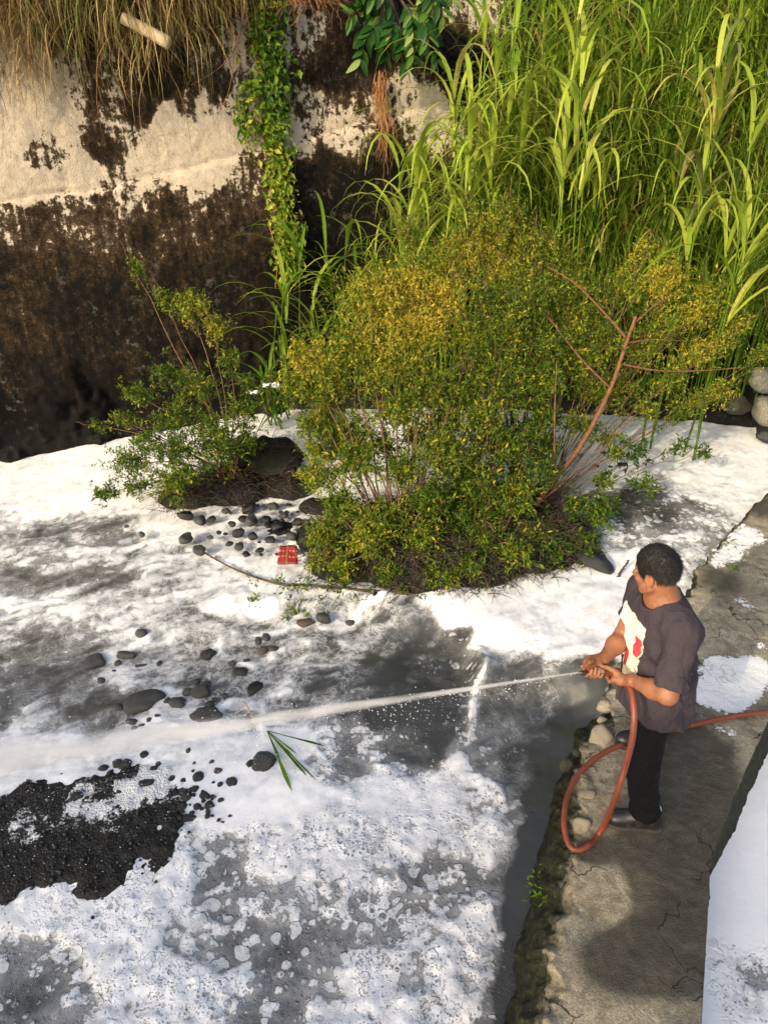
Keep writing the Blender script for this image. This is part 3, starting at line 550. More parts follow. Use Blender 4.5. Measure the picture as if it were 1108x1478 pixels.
for k in range(3900):
    uq = 3.3+9.2*rg.random()**1.35; dq = rg.uniform(.12, 5.0)
    b = B0+WE*uq-WB*dq; b[2] = 0
    if bank_h(np.array([b[:2]]))[0] < .03: continue
    b[2] = ground(b)-.05
    xp = 554+FPX*b[0]/(b[1]*_c+(CAM_H-1)*_s)
    if xp > 1290: continue
    hgt = topY(xp)*rg.uniform(.6, 1.05)
    tp = b+np.array([rg.normal(0, .22), rg.normal(-.1, .22), 1])*np.array([1, 1, hgt])
    n = int(7+hgt*4.2); fine = rg.random() < .70
    C, Sd, N, t = cane_leaves(b, tp, n, 1000+k, .15, (.45, .95) if fine else (.65, 1.15), (.006, .011) if fine else (.012, .020), (.95, 1.45), (1.0, 2.5) if fine else (2.0, 3.1))
    V, F = ribbons(C, Sd, .25, N); col = np.where(rg.random(n) < .05, 1., np.clip(rg.normal(.67, .13)+rg.normal(0, .15, n), .02, .95))
    bag.add(V, F, rnd=np.repeat(col, C.shape[1]*3), tip=np.repeat(t, 3))
    st = np.array([b, (b+tp)/2+rg.normal(0, .03, 3), tp]); V, F = tube(spline(st, 6), np.linspace(.009, .004, 6), 4); bag.add(V, F[0], rnd=.5, tip=0.)
    ncan += 1
g = bag.put('tall_grass', MT['cane'], None); tag(g, 'dense mass of tall green cane grass covering the far bank', 'grass', kind='stuff')

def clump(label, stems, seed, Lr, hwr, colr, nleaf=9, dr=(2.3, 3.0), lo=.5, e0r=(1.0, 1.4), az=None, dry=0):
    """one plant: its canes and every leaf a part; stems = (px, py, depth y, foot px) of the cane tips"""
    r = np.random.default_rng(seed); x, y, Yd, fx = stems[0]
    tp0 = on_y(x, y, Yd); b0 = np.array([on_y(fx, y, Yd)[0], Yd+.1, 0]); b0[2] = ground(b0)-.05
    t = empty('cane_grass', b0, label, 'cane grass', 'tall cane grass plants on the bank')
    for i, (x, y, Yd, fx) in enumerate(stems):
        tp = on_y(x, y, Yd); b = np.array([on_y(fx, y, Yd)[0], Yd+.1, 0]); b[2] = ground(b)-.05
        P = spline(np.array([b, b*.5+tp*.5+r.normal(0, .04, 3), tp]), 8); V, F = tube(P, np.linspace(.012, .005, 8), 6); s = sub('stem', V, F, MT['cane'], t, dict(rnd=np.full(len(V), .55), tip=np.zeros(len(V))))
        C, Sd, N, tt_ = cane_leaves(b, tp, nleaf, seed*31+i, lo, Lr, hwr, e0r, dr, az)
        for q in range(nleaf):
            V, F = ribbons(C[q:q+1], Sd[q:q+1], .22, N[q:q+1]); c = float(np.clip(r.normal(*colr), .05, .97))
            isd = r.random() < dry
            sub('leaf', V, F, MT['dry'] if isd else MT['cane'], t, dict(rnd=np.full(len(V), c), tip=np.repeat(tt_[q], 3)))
    return t
clump('bright cane grass with long pale leaves hanging straight down at the middle of the thicket', [(838,120,7.3,850),(850,160,7.2,860),(820,175,7.3,835),(835,20,7.5,840)], 3, (1.1, 1.7), (.020, .032), (.86, .06), 9, (2.6, 3.1), .72)
clump('pale drooping cane grass nearest the bare wall, beside the orange roots', [(590,215,7.9,610),(575,235,7.8,590),(610,225,7.8,620),(600,255,7.8,610)], 5, (.9, 1.4), (.019, .029), (.82, .07), 11, (2.5, 3.0), .68)
clump('drooping cane grass just above the golden shrub, its top against the grey plaster', [(655,115,7.8,680),(680,135,7.7,700),(715,165,7.6,720),(665,155,7.7,690)], 6, (.9, 1.4), (.019, .029), (.82, .08), 11, (2.4, 3.0), .66)
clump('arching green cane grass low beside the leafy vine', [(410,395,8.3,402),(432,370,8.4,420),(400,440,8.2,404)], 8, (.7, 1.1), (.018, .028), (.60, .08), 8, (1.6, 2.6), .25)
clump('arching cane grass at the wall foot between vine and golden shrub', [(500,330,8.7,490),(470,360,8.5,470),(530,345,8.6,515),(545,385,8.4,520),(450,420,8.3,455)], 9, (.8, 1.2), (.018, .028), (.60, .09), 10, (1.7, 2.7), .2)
clump('cane grass with dry yellow and tan leaves drooping among the green', [(1035,95,7.3,1040),(1045,130,7.3,1050),(1030,170,7.2,1042)], 12, (.9, 1.4), (.020, .030), (.84, .08), 9, (2.4, 3.0), .6, dry=.35)
clump('bright arching cane grass with two broad leaves crossing above the boulders', [(1085,190,7.0,1100),(1100,260,6.9,1105),(1080,330,6.9,1090)], 13, (1., 1.5), (.019, .029), (.80, .08), 8, (1.8, 2.7), .55)
clump('tall cane grass with narrow leaves rising past the plaster patch at the frame top', [(720,10,7.9,735),(745,-20,7.8,760),(700,45,7.9,715),(765,40,7.8,775)], 14, (.9, 1.4), (.020, .030), (.72, .1), 9, (2.1, 2.9), .6)
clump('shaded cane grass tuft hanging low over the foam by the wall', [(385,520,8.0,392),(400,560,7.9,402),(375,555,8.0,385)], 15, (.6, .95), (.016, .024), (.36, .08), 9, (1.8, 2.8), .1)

# ------------------------------------------------------------------ shrubs on the islands
def shrub(name, label, base, clusters, seed, col=(.45, .16), n_tw=46, Lr=(.026, .050), extra=(), bark='twig', br_r=.011, gold=None, lpt=12, W=.36):
    Lr = (Lr[0]*.80, Lr[1]*.90)
    r = np.random.default_rng(seed); bw = on_z(*base); t = empty(name, bw, label, 'shrub', 'shrubs on the river islands')
    fo, tw = Bag(), Bag()
    for k, cl in enumerate(clusters):
        x, y, rp, Yd = cl[:4]; dens = cl[4] if len(cl) > 4 else 1.
        x, y, rp = x+r.normal(0, 6), y+r.normal(0, 6), rp*r.uniform(.68, 1.2); c = on_y(x, y, Yd); dep = c[1]*_c-(c[2]-CAM_H)*_s; R = rp*dep/FPX*1.12
        j = bw+np.array([r.normal(0, .05), r.normal(0, .05), 0]); mid = j*.45+c*.55+np.array([r.normal(0, .05), r.normal(0, .05), .05+.08*r.random()]); mid[2] = max(mid[2], c[2]*.4+bw[2]*.6)
        P = spline(np.array([j, mid, c, c+(c-mid)*.35]), 12); P[1:-1] += r.normal(0, .008, (10, 3)); ra = np.linspace(br_r*(.6+.6*r.random()), .0022, 12)
        V, F = tube(P, ra, 5); sub('branch', V, F, MT[bark], t)
        n = int(3.9*n_tw*dens*(rp/40)**1.5)
        d = unit(r.normal(0, 1, (n, 3))); d[:, 2] = d[:, 2]*.8+.25; d = unit(d); q = c+d*(R*(r.uniform(.30, 1.0, (n, 1))+.75*(r.random((n, 1)) < .20)*r.random((n, 1))))*np.array([1, 1, .95])
        a = P[r.integers(5, 12, n)]*.55+q*.45+r.normal(0, .02, (n, 3))
        sag = np.array([0, 0, 1.]); m = (a+q)/2+sag*(.03*r.random((n, 1)))
        for i in range(0, n, 3):
            pts = np.array([a[i], m[i], q[i]]); ts = np.linspace(0, 1, 4); Pt = (1-ts[:, None])**2*pts[0]+2*ts[:, None]*(1-ts[:, None])*pts[1]+ts[:, None]**2*pts[2]
            V, F = tube(Pt, np.linspace(.0028, .0011, 4), 3, False); tw.add(V, F[0])
        m_ = lpt; ts = r.uniform(.1, 1.05, (n, m_)); Lp = ((1-ts)**2)[..., None]*a[:, None]+(2*ts*(1-ts))[..., None]*m[:, None]+(ts**2)[..., None]*q[:, None]
        Lp = Lp.reshape(-1, 3)+r.normal(0, .010, (n*m_, 3)); ax = np.repeat(unit(q-a), m_, 0); D = unit(ax*.6+unit(r.normal(0, 1, (n*m_, 3)))*.9+np.array([0, 0, .12])); N = unit(np.array([0, 0, 1.])+r.normal(0, .45, (n*m_, 3)))
        L = r.uniform(*Lr, n*m_)*np.where(r.random(n*m_) < .12, 1.5, 1.); V, F = leaves(Lp, D, N, L, L*r.uniform(W*.8, W*1.3, n*m_))
        v = r.normal(0, col[1], n*m_)+col[0]+.03+np.repeat(r.normal(0, .10, n), m_)+r.normal(0, .05)
        if gold is not None:
            gp = np.array([on_y(*g_[:3])for g_ in gold]); gr = np.array([g_[3] for g_ in gold]); v = v+(.30*np.exp(-(((Lp[:, None]-gp[None])/gr[None, :, None])**2).sum(-1))).sum(1)
        v = np.where(r.random(n*m_) < .03, .97, v)
        fo.add(V, F, rnd=np.repeat(np.clip(v, .02, .97), 5))
    tw.put('twigs', MT[bark], t)['kind'] = 'stuff'; f = fo.put('foliage', MT['shrub'], t, False); f['kind'] = 'stuff'
    for nm, pts, r0, r1, mt in extra:
        P = spline(np.array([on_y(*p) if len(p) == 3 else p for p in pts]), 24); V, F = tube(P, np.linspace(r0, r1, 24), 8); sub(nm, V, F, MT[mt], t)
    return t
G1 = [(590,410,6.3,.35),(640,450,6.2,.3),(440,520,5.9,.3),(560,470,6.1,.3),(650,390,6.5,.3)]
shrub('river_shrub', 'dense golden green shrub, the broadest one, its tips turning orange', (575,800,-.12),
    [(440,515,32,6.0),(428,575,30,5.9),(475,560,40,5.9),(505,500,40,6.1),(545,450,40,6.3),(590,420,44,6.5),(640,430,44,6.4),(600,485,50,6.2),(550,535,50,6.0),(500,615,46,5.8),(560,605,50,5.8),(620,560,50,5.9),(520,680,45,5.5),(580,680,46,5.5),(640,640,50,5.6),(490,735,38,5.25),(550,745,42,5.2),(620,725,45,5.3),(458,690,30,5.4),(680,500,42,6.3),(660,570,44,6.0),(455,625,30,5.7),(600,780,36,5.1),(530,790,34,5.05),(470,780,26,5.1),(500,812,20,4.95),(560,818,22,4.9),(620,822,22,4.9),(455,815,16,4.95,.7),(450,650,30,5.9),(500,650,36,6.0),(550,650,38,6.1),(600,640,38,6.2),(470,610,30,6.1)], 21, (.50, .15), gold=G1, n_tw=50)
shrub('river_shrub', 'green shrub between the golden one and the reddish trunk, dense to the ground', (700,795,-.12),
    [(700,610,50,5.9),(720,540,45,6.2),(740,480,45,6.4),(700,430,40,6.6),(760,560,45,6.2),(690,685,50,5.6),(735,650,45,5.8),(680,745,45,5.4),(740,720,40,5.5),(785,620,34,6.0),(770,440,40,6.6),(795,500,40,6.4),(760,770,34,5.3),(690,790,34,5.15),(800,690,26,5.7,.6),(680,822,22,4.92),(740,808,22,5.0),(650,838,14,4.82,.7),(650,620,38,6.3),(700,640,38,6.3),(750,630,36,6.3),(780,660,30,6.1),(650,660,34,6.0),(760,690,28,5.8)], 22, (.42, .14), n_tw=46)
shrub('river_shrub', 'fine leaved olive shrub topmost of the thicket, in front of the cane grass', (740,690,-.1),
    [(720,330,45,7.2),(680,372,45,7.1),(770,362,45,7.2),(740,402,50,7.0),(805,392,40,7.2),(640,382,40,7.1),(582,352,26,7.2,.7),(825,435,45,7.0),(605,392,32,7.0),(735,300,26,7.3,.7),(690,330,30,7.2)], 23, (.52, .15), n_tw=50, Lr=(.024, .044), gold=[(700,370,7.1,.35)])
TR = [(772,730,5.75),(800,692,5.9),(832,652,6.05),(862,600,6.2),(884,552,6.35),(900,505,6.5),(917,457,6.62)]
shrub('river_shrub', 'sparse shrub with a thick reddish trunk broken off at the top', (775,733,-.15),
    [(950,402,34,7.0),(1010,442,35,7.0),(1040,502,35,6.9),(1000,520,38,6.8),(945,470,38,6.8),(900,565,32,6.6),(960,560,36,6.6),(1040,560,28,6.7),(870,500,36,6.7),(850,580,36,6.5),(882,622,26,6.4,.6),(935,600,28,6.4,.6),(830,530,38,6.6),(1062,470,26,7.0),(900,422,28,7.0),(985,470,30,6.9),(925,520,26,6.7),(840,470,30,6.8),(870,430,26,7.0),(1085,510,22,6.9),(840,630,28,6.3,.8),(800,560,34,6.2),(820,600,28,6.2,.8),(1000,590,28,6.6,.8),(970,420,26,7.0),(920,370,22,7.1,.7)], 24, (.52, .15), n_tw=34, br_r=.006, gold=[(1010,480,6.9,.4),(950,410,7.,.3)],
    extra=[('trunk', TR, .026, .016, 'bark'), ('branch', [(880,560,6.33),(840,520,6.4),(800,470,6.5),(770,430,6.6)], .012, .004, 'bark'), ('branch', [(905,490,6.55),(870,450,6.6),(830,410,6.65),(790,385,6.7)], .013, .005, 'bark'), ('branch', [(893,525,6.45),(950,535,6.5),(1010,535,6.6),(1075,530,6.7)], .010, .004, 'bark'), ('branch', [(905,495,6.55),(940,490,6.6),(985,492,6.7)], .009, .003, 'bark'), ('branch', [(912,470,6.6),(945,440,6.7),(975,425,6.8)], .008, .003, 'bark'), ('branch', [(800,692,5.9),(800,600,5.9),(803,520,6.1)], .011, .004, 'twig'), ('branch', [(778,725,5.8),(820,690,5.7),(870,640,5.8)], .010, .004, 'twig')])
shrub('river_shrub', 'low trailing shrub with thin sprays reaching over the white foam', (790,740,-.15),
    [(870,700,24,5.9,.5),(920,660,24,6.2,.45),(985,640,24,6.35,.45),(1020,660,18,6.4,.4),(940,700,20,6.0,.4),(880,660,22,6.1,.5),(830,740,26,5.6,.8),(860,745,24,5.6,.8),(830,790,26,5.35,.9),(800,800,24,5.2,.9),(890,725,20,5.8,.5),(970,600,22,6.5,.5),(770,870,12,4.85,.5),(800,850,14,4.95,.4),(790,895,9,4.75,.5),(850,805,16,5.2,.6)], 25, (.36, .10), n_tw=30, Lr=(.035, .062), br_r=.005)
shrub('river_shrub', 'lone dark green shrub on the small mound near the wall', (335,688,-.08),
    [(208,410,16,7.2),(238,428,20,7.15),(275,448,26,7.1),(312,478,24,7.0),(332,518,22,6.95),(285,560,38,6.8,.7),(232,540,28,6.85,.6),(200,580,32,6.7,.8),(250,605,44,6.6,.8),(310,612,44,6.6,.9),(350,602,32,6.65,.8),(172,612,20,6.6),(190,662,28,6.3),(250,660,38,6.3),(310,662,40,6.35),(205,702,28,6.05,.7),(152,712,18,6.0,.8),(265,700,32,6.1),(140,610,12,6.6),(362,642,24,6.5),(392,545,16,7.0,.6),(215,640,26,6.4),(355,560,24,6.8,.5)], 26, (.40, .12), n_tw=46, br_r=.008, gold=[(290,470,7.0,.3)])

# dead stems and litter matted under the shrubs
r = np.random.default_rng(31); bag = Bag()
for k in range(5200):
    x, y = r.choice([r.uniform(440, 860), r.uniform(470, 820)]), 0
    lo_y, hi_y = np.interp(x, [430, 520, 620, 760, 870], [735, 700, 690, 700, 740]), np.interp(x, [430, 470, 560, 680, 770, 830, 870], [820, 838, 842, 850, 822, 838, 790])
    if r.random() < .2: x = r.uniform(220, 430); lo_y, hi_y = 650, np.interp(x, [220, 300, 430], [716, 712, 690])
    y = r.uniform(lo_y, hi_y); p = on_z(x, y, -.12); p[2] = BED(np.array([p[:2]]))[0]+r.uniform(0, .05)
    a = r.uniform(0, 6.28); L = r.uniform(.08, .34); d = np.array([math.cos(a), math.sin(a), r.normal(.05, .3)])*L
    P = np.array([p, p+d*.5+np.array([0, 0, r.uniform(-.01, .07)]), p+d+np.array([0, 0, -.04*r.random()])]); add_tube(bag, spline(P, 5), np.linspace(r.uniform(.002, .006), .001, 5), 3)
d = bag.put('dead_stems', MT['dead']); tag(d, 'brown dead stems matted on the islands under the shrubs', 'litter', kind='stuff')
bag = Bag(); n = 9000
x = r.uniform(435, 865, n); y = np.interp(x, [430, 520, 620, 760, 870], [735, 720, 710, 720, 750])+r.random(n)**.8*(np.interp(x, [430, 470, 560, 680, 770, 830, 870], [822, 838, 842, 848, 818, 834, 790])-np.interp(x, [430, 520, 620, 760, 870], [735, 720, 710, 720, 750]))
Pp = np.array([on_z(a, b, -.1) for a, b in zip(x, y)]); Pp[:, 2] = BED(Pp)+r.uniform(0, .10, n); L = r.uniform(.02, .045, n); V, F = leaves(Pp, unit(r.normal(0, 1, (n, 3))), unit(np.array([0, 0, 1])+r.normal(0, .5, (n, 3))), L, L*.35)
bag.add(V, F, rnd=np.repeat(np.clip(r.normal(.22, .15, n), .02, .9), 5)); d = bag.put('undergrowth', MT['shrub'], None, False); tag(d, 'short dark leaves growing low on the islands', 'undergrowth', kind='stuff')

# ------------------------------------------------------------------ plants hanging on the retaining wall
def wall_strand(path, n): return spline(np.array([px_wall(x, y, o) for x, y, o in path]), n)
t = empty('climbing_vine', px_wall(405, 400, .05), 'narrow green leafy vine hanging down the wall in one column', 'vine')
VP = [(386,-60,.12),(384,0,.14),(378,60,.12),(394,120,.10),(390,180,.08),(399,240,.08),(402,300,.10),(410,350,.12),(412,400,.12)]
r = np.random.default_rng(41); main = wall_strand(VP, 60); fo = Bag()
for k in range(9):
    off = r.normal(0, .09, 3); P = main+off*np.array([1, .6, 0])+np.cumsum(r.normal(0, .012, (60, 3)), 0); a = r.integers(0, 8); bb = r.integers(40, 61); V, F = tube(P[a:bb], np.linspace(.009, .004, bb-a), 5); sub('stem', V, F, MT['dead'] if k % 2 else MT['root'], t)
n = 2600; f = r.random(n); i = (f*59).astype(int); wdt = np.interp(f, [0, .2, .4, .55, .8, 1], [.26, .21, .17, .12, .16, .13]); Pp = main[i]+WE*(r.normal(0, .5, n)*wdt)[:, None]+WN*(r.uniform(-.02, .16, n))[:, None]+np.array([0, 0, 1])*(r.normal(0, .05, n))[:, None]
sp = wall_strand([(378,120,.1),(360,130,.1),(348,150,.1),(352,175,.08),(360,200,.06)], 20); m = 260; Pp[:m] = sp[r.integers(0, 20, m)]+r.normal(0, .07, (m, 3)); Pp[:m] += WN*.03
L = r.uniform(.05, .10, n); V, F = leaves(Pp, unit(WN*.5-np.array([0, 0, .6])+r.normal(0, .5, (n, 3))), unit(WN+np.array([0, 0, .8])+r.normal(0, .4, (n, 3))), L, L*r.uniform(.45, .65, n))
fo.add(V, F, rnd=np.repeat(np.clip(r.normal(.48, .2, n)+.22*(f > .5), .02, .97), 5)); o = fo.put('foliage', MT['vine'], t, False); o['kind'] = 'stuff'
# broad leaved plant: each leaf its own part, from four shared shapes
def broad_mesh(i):
    S_ = 7; tq = np.linspace(0, 1, S_); C = np.stack([tq, .10*np.sin(tq*3)*(i % 2), -.28*tq**2-.05*i*tq], 1); hw = .19*np.sin(np.pi*np.clip(tq*.94+.03, 0, 1))**.8
    V, F = ribbons(C[None], np.stack([0*tq, hw, 0*tq], 1)[None], .3, np.repeat(np.array([[[0, 0, 1.]]]), S_, 1)); return mesh('leaf', V, F, dict(rnd=np.full(len(V), [.25, .5, .68, .9][i])))
BMs = [broad_mesh(i) for i in range(4)]
for b_ in BMs: b_.materials.append(MT['broad'])
t = empty('broad_leaf_plant', px_wall(540, -40, .1), 'glossy broad leaved plant overhanging the wall top beside the orange roots', 'plant'); tl = np.array(t.location)
FR = [(520,40,480,125,9),(540,30,500,20,7),(560,30,560,105,10),(560,20,590,90,10),(575,10,605,60,9),(540,60,530,110,8),(500,60,470,50,7),(555,70,548,100,8),(590,40,600,120,7),(520,10,490,40,7),(600,10,615,30,6),(570,50,580,85,9),(530,20,510,60,8),(550,50,525,85,8),(580,0,585,40,8),(510,-10,470,20,7),(545,60,560,130,7),(600,20,580,70,8)]
for k, (x0, y0, x1, y1, nl) in enumerate(FR):
    o0 = .35+.25*r.random(); a, b_ = px_wall(x0, y0, o0), px_wall(x1, y1, o0+.15); md = (a+b_)/2+np.array([0, 0, .12]); P = spline(np.array([px_wall(545, -40, .1), a, md, b_]), 16); V, F = tube(P, np.linspace(.012, .004, 16), 5); sub('stem', V, F, MT['dead'], t)
    for q in range(nl):
        for sgn in (-1, 1):
            p = P[5+int(q*10/nl)]; dr = unit(P[-1]-P[8]); sdv = unit(np.cross(dr, WN))*sgn; D = unit(dr*.7+sdv*.8+WN*.25+np.array([0, 0, -.15])+r.normal(0, .12, 3)); Nn = unit(WN+np.array([0, 0, .9])+r.normal(0, .2, 3)); Nn = unit(Nn-D*(D@Nn)); Yv = np.cross(Nn, D)
            o = bpy.data.objects.new('leaf', BMs[r.choice([0, 0, 1, 1, 2, 2, 3])]); COL.objects.link(o); o.parent = t; sc = r.uniform(.11, .19)
            o.matrix_local = Matrix(((D[0]*sc, Yv[0]*sc, Nn[0]*sc, p[0]-tl[0]), (D[1]*sc, Yv[1]*sc, Nn[1]*sc, p[1]-tl[1]), (D[2]*sc, Yv[2]*sc, Nn[2]*sc, p[2]-tl[2]), (0, 0, 0, 1)))
def hanging(name, label, cat, n, path, spread, mat, seed, r0=.004, colr=None, top=(535, 560)):
    rr_ = np.random.default_rng(seed); bag = Bag()
    for k in range(n):
        P = wall_strand(path, 26); s_ = rr_.normal(0, 1, 3)*spread; P = P+WE*s_[0]*np.linspace(.4, 1, 26)[:, None]+WN*abs(s_[1])*.5+np.cumsum(rr_.normal(0, .010, (26, 3)), 0); e = rr_.integers(12, 27); b = rr_.integers(0, 6); add_tube(bag, P[b:e], np.linspace(r0*rr_.uniform(.5, 1.3), .0015, e-b), 4, rnd=rr_.random(), tip=0.)
    o = bag.put(name, mat); return tag(o, label, cat)
hanging('aerial_roots', 'bundle of thin orange roots dangling on the wall below the broad leaves', 'roots', 60, [(543,105,.10),(546,150,.08),(550,200,.07),(549,260,.06)], .055, MT['root'], 43)
hanging('hanging_rootlets', 'wisp of fine orange straw hanging over the wall top beside the vine', 'roots', 90, [(425,-30,.35),(430,5,.35),(440,25,.28),(436,42,.2)], .28, MT['root'], 44, .003)
# dry grass over the wall top
r = np.random.default_rng(51); bag = Bag(); n = 4200
x = r.uniform(-60, 350, n); fr = r.random(n)**1.2; clx = .5+.5*np.sin(x*.11+np.sin(x*.037)*3); y0 = -60+fr*(.55+.65*clx)*np.interp(x, [-60, 60, 150, 260, 350], [150, 150, 120, 130, 70])
A = np.array([px_wall(a, b, c_) for a, b, c_ in zip(x, y0, r.uniform(.02, .40, n)*(1-fr*.5))]); L = (r.uniform(.2, .8, n)+.6*r.random(n)**5)*np.interp(x, [-60, 0, 100, 230, 300, 350], [1, 1.05, 1.15, 1.1, .8, .6])
azn = math.atan2(WN[1], WN[0]); C, Sd, N, tq = blades(A, r.normal(azn, 1.1, n)+.5*np.sin(x*.06), r.uniform(-.5, 1.3, n), L, r.uniform(.9, 2.9, n), r.uniform(.0025, .0062, n), 8, r.normal(0, 1.3, n))
green = (np.exp(-((x-120)/70)**2-((y0+10)/60)**2)*.8+np.exp(-((x-240)/40)**2)*.35) > r.random(n); V, F = ribbons(C, Sd, .2, N); cv = np.where(green, r.uniform(.78, .97, n), r.uniform(.02, .7, n))
bag.add(V, F, rnd=np.repeat(cv, 24), tip=np.repeat(tq.ravel(), 3)); o = bag.put('dry_grass', MT['dry']); tag(o, 'straw coloured dry grass hanging over the wall top', 'dry grass', kind='stuff')
P = wall_strand([(172,38,.42),(205,58,.50),(232,77,.60)], 8); V, F = tube(P, np.linspace(.050, .058, 8), 12); tag(sub('broken_log', V, F, MT['log'], None), 'pale broken log poking out of the dry grass', 'log')
def wtwig(label, path, r0, mt='dead', name='dry_twig'):
    P = wall_strand(path, 30); P += np.cumsum(np.random.default_rng(len(label)).normal(0, .004, P.shape), 0); V, F = tube(P, np.linspace(r0, .003, 30), 5); tag(sub(name, V, F, MT[mt], None), label, 'twig')
wtwig('long thin brown twig curving down the wall beside the vine', [(346,-40,.4),(342,20,.4),(328,80,.35),(300,108,.3),(272,122,.25)], .011, 'twig')
wtwig('straight dark branch lying across the dry grass near the wall top', [(220,75,.35),(300,50,.35),(352,38,.3)], .013)
wtwig('thin rootlet dangling on the pale plaster beside the vine', [(330,60,.3),(328,120,.12),(318,165,.06)], .006, 'root')
wtwig('short forked twig on the plaster under the vine', [(392,150,.1),(378,175,.08),(366,188,.06)], .008, 'root')
wtwig('thin trailing stem with small leaves on the dark wall by the roots', [(494,170,.05),(496,210,.05),(505,240,.05),(520,275,.05)], .005, 'twig')

# ------------------------------------------------------------------ stones
def rock_shape(seed, sub_=3, rough=.16):
    V, F = ico(sub_); V = V*(1+fbm(V, 1.1, 3, .5, seed)[:, None]*.42); V = V*(1+fbm(V, 3.5, 3, .6, seed+50)[:, None]*rough*.5)
    for k in range(1):
        n = unit(np.random.default_rng(seed*9+k).normal(0, 1, 3)); d = V@n; c = .84; V = V-np.maximum(d-c, 0)[:, None]*n*.8
    V = V/np.abs(V).max(0); return mesh('stone', V, F)
RB = [rock_shape(s, 3) for s in range(60, 68)]; RS = [rock_shape(s, 2) for s in range(70, 78)]
rk_rng = np.random.default_rng(61); RC = {}
def rock_mesh(i, mat, big):
    k = (i, mat, big)
    if k not in RC:
        me = (RB if big else RS)[i].copy(); me.materials.append(MT[mat]); RC[k] = me
    return RC[k]
def rock(px, py, a, b, ang, mat, label, group=None, name='stone', cat='stone', z=None, sink=.27, hf=.7):
    zz = -.42 if z is None else z; p = on_z(px, py, zz)
    if z is None: p = on_z(px, py, WZ(np.array([p[:2]]))[0])
    dep = p[1]*_c-(p[2]-CAM_H)*_s; ra, rb = a*dep/FPX, b*dep/FPX*1.15; hh_ = min(ra, rb)*hf
    o = bpy.data.objects.new(name, rock_mesh(int(rk_rng.integers(8)), mat, max(a, b) > 9)); COL.objects.link(o)
    o.location = (p[0], p[1], p[2]+hh_*(1-2*sink)*.5); o.scale = (ra, rb, hh_); o.rotation_euler = (rk_rng.normal(0, .12), rk_rng.normal(0, .12), math.radians(-ang))
    return tag(o, label, cat, group)
for a in [(136,958,18,13,0,'grey_stone','rounded grey stone awash at the edge of the dark pool'),(207,1015,33,17,-25,'grey_stone','largest flat grey slab stone half under the rapids'),(183,947,15,8,0,'grey_stone','pale flat grey stone below the uppermost small round one in the rapids'),
          (300,946,13,10,-15,'dark_stone','smooth dark stone standing alone in the middle of the rapids'),(204,916,9,8,0,'grey_stone','small round stone uppermost in the rapids'),(368,993,9,13,35,'dark_stone','upright dark pointed stone just above the water jet'),(347,970,11,7,0,'dark_stone','dark oval stone next to the upright pointed one'),
          (298,1034,25,13,0,'grey_stone','broad angular grey stone dimly seen behind the water jet'),(256,1015,13,9,0,'grey_stone','grey stone touching the end of the largest slab'),(466,893,13,10,30,'grey_stone','wet pointed stone nearest the leafy sprig in the rapids'),(440,900,15,8,0,'brown_stone','flat brown stone beside the wet pointed stone'),
          (379,940,8,9,0,'brown_stone','reddish brown stone in the little stone group of the rapids'),(394,938,9,6,0,'brown_stone','tan flat stone in the little stone group of the rapids'),(543,860,9,9,0,'dark_stone','round black stone sitting on the thick white foam ridge'),
          (381,1101,19,18,0,'foam_stone','largest black stone flecked with foam, beside the fallen reed leaves'),(362,1105,8,7,0,'dark_stone','black stone touching the foam flecked stone'),(371,1112,5,4,0,'dark_stone','tiny black stone wedged under the foam flecked stone'),
          (335,1130,10,8,0,'dark_stone','oval black stone lying alone in clean foam right of the bar'),(313,1114,9,6,10,'brown_stone','brownish stone above the lone oval black stone'),(212,1133,12,9,-15,'dark_stone','smooth black egg shaped stone in white foam on the upper bar'),(172,1145,9,7,0,'dark_stone','black stone in white foam left of the egg shaped stone'),
          (267,1152,12,15,0,'dark_stone','tallest black stone in the pile at the tip of the gravel bar'),(272,1183,13,8,0,'dark_stone','flat oval black stone at the lower edge of the stone pile'),(295,1150,9,8,0,'dark_stone','dark angular stone leaning on the tall pile stone'),(333,1158,3,8,0,'dark_stone','thin upright black pebble alone in the foam'),
          (323,1190,9,5,0,'grey_stone','grey flat stone half sunk in bubbly foam below the pile'),(333,1180,7,5,0,'brown_stone','rust brown stone above the half sunk grey one')]:
    rock(*a, z=None)
gA, gB, gC = 'small wet pebbles on and around the gravel bar', 'small stones in the rapids', 'dark stones below the shrubs'
for px, py, a, b in [(253,1150,8,8),(287,1123,9,9),(302,1162,8,6),(300,1178,5,4),(248,1125,7,5),(222,1112,7,6),(182,1104,10,10),(170,1103,8,8),(208,1090,8,8),(195,1118,9,6),(262,1165,8,7),(281,1140,7,6),(285,1165,7,5),(240,1160,6,5),(182,1237,9,8),(225,1225,9,7),(197,1220,8,6),(210,1195,7,6),(240,1190,8,6),(252,1200,6,5),(228,1105,7,5),(150,1110,8,6),(265,1128,6,5),(110,1152,12,9)]:
    rock(px, py, a, b, rk_rng.uniform(0, 180), 'dark_stone', 'small black wet pebble among many on the gravel bar', gA, 'pebble', 'pebble', z=-.435)
for px, py, a, b in [(273,1085,6,6),(285,1082,6,4),(223,1167,6,5),(197,1222,8,5),(165,1200,5,4),(228,1150,5,4),(215,1152,5,5),(150,1232,6,5),(245,1172,5,4),(281,1103,5,4)]:
    rock(px, py, a, b, rk_rng.uniform(0, 180), 'brown_stone', 'small reddish brown pebble among the black ones on the gravel bar', gA, 'pebble', 'pebble', z=-.435)
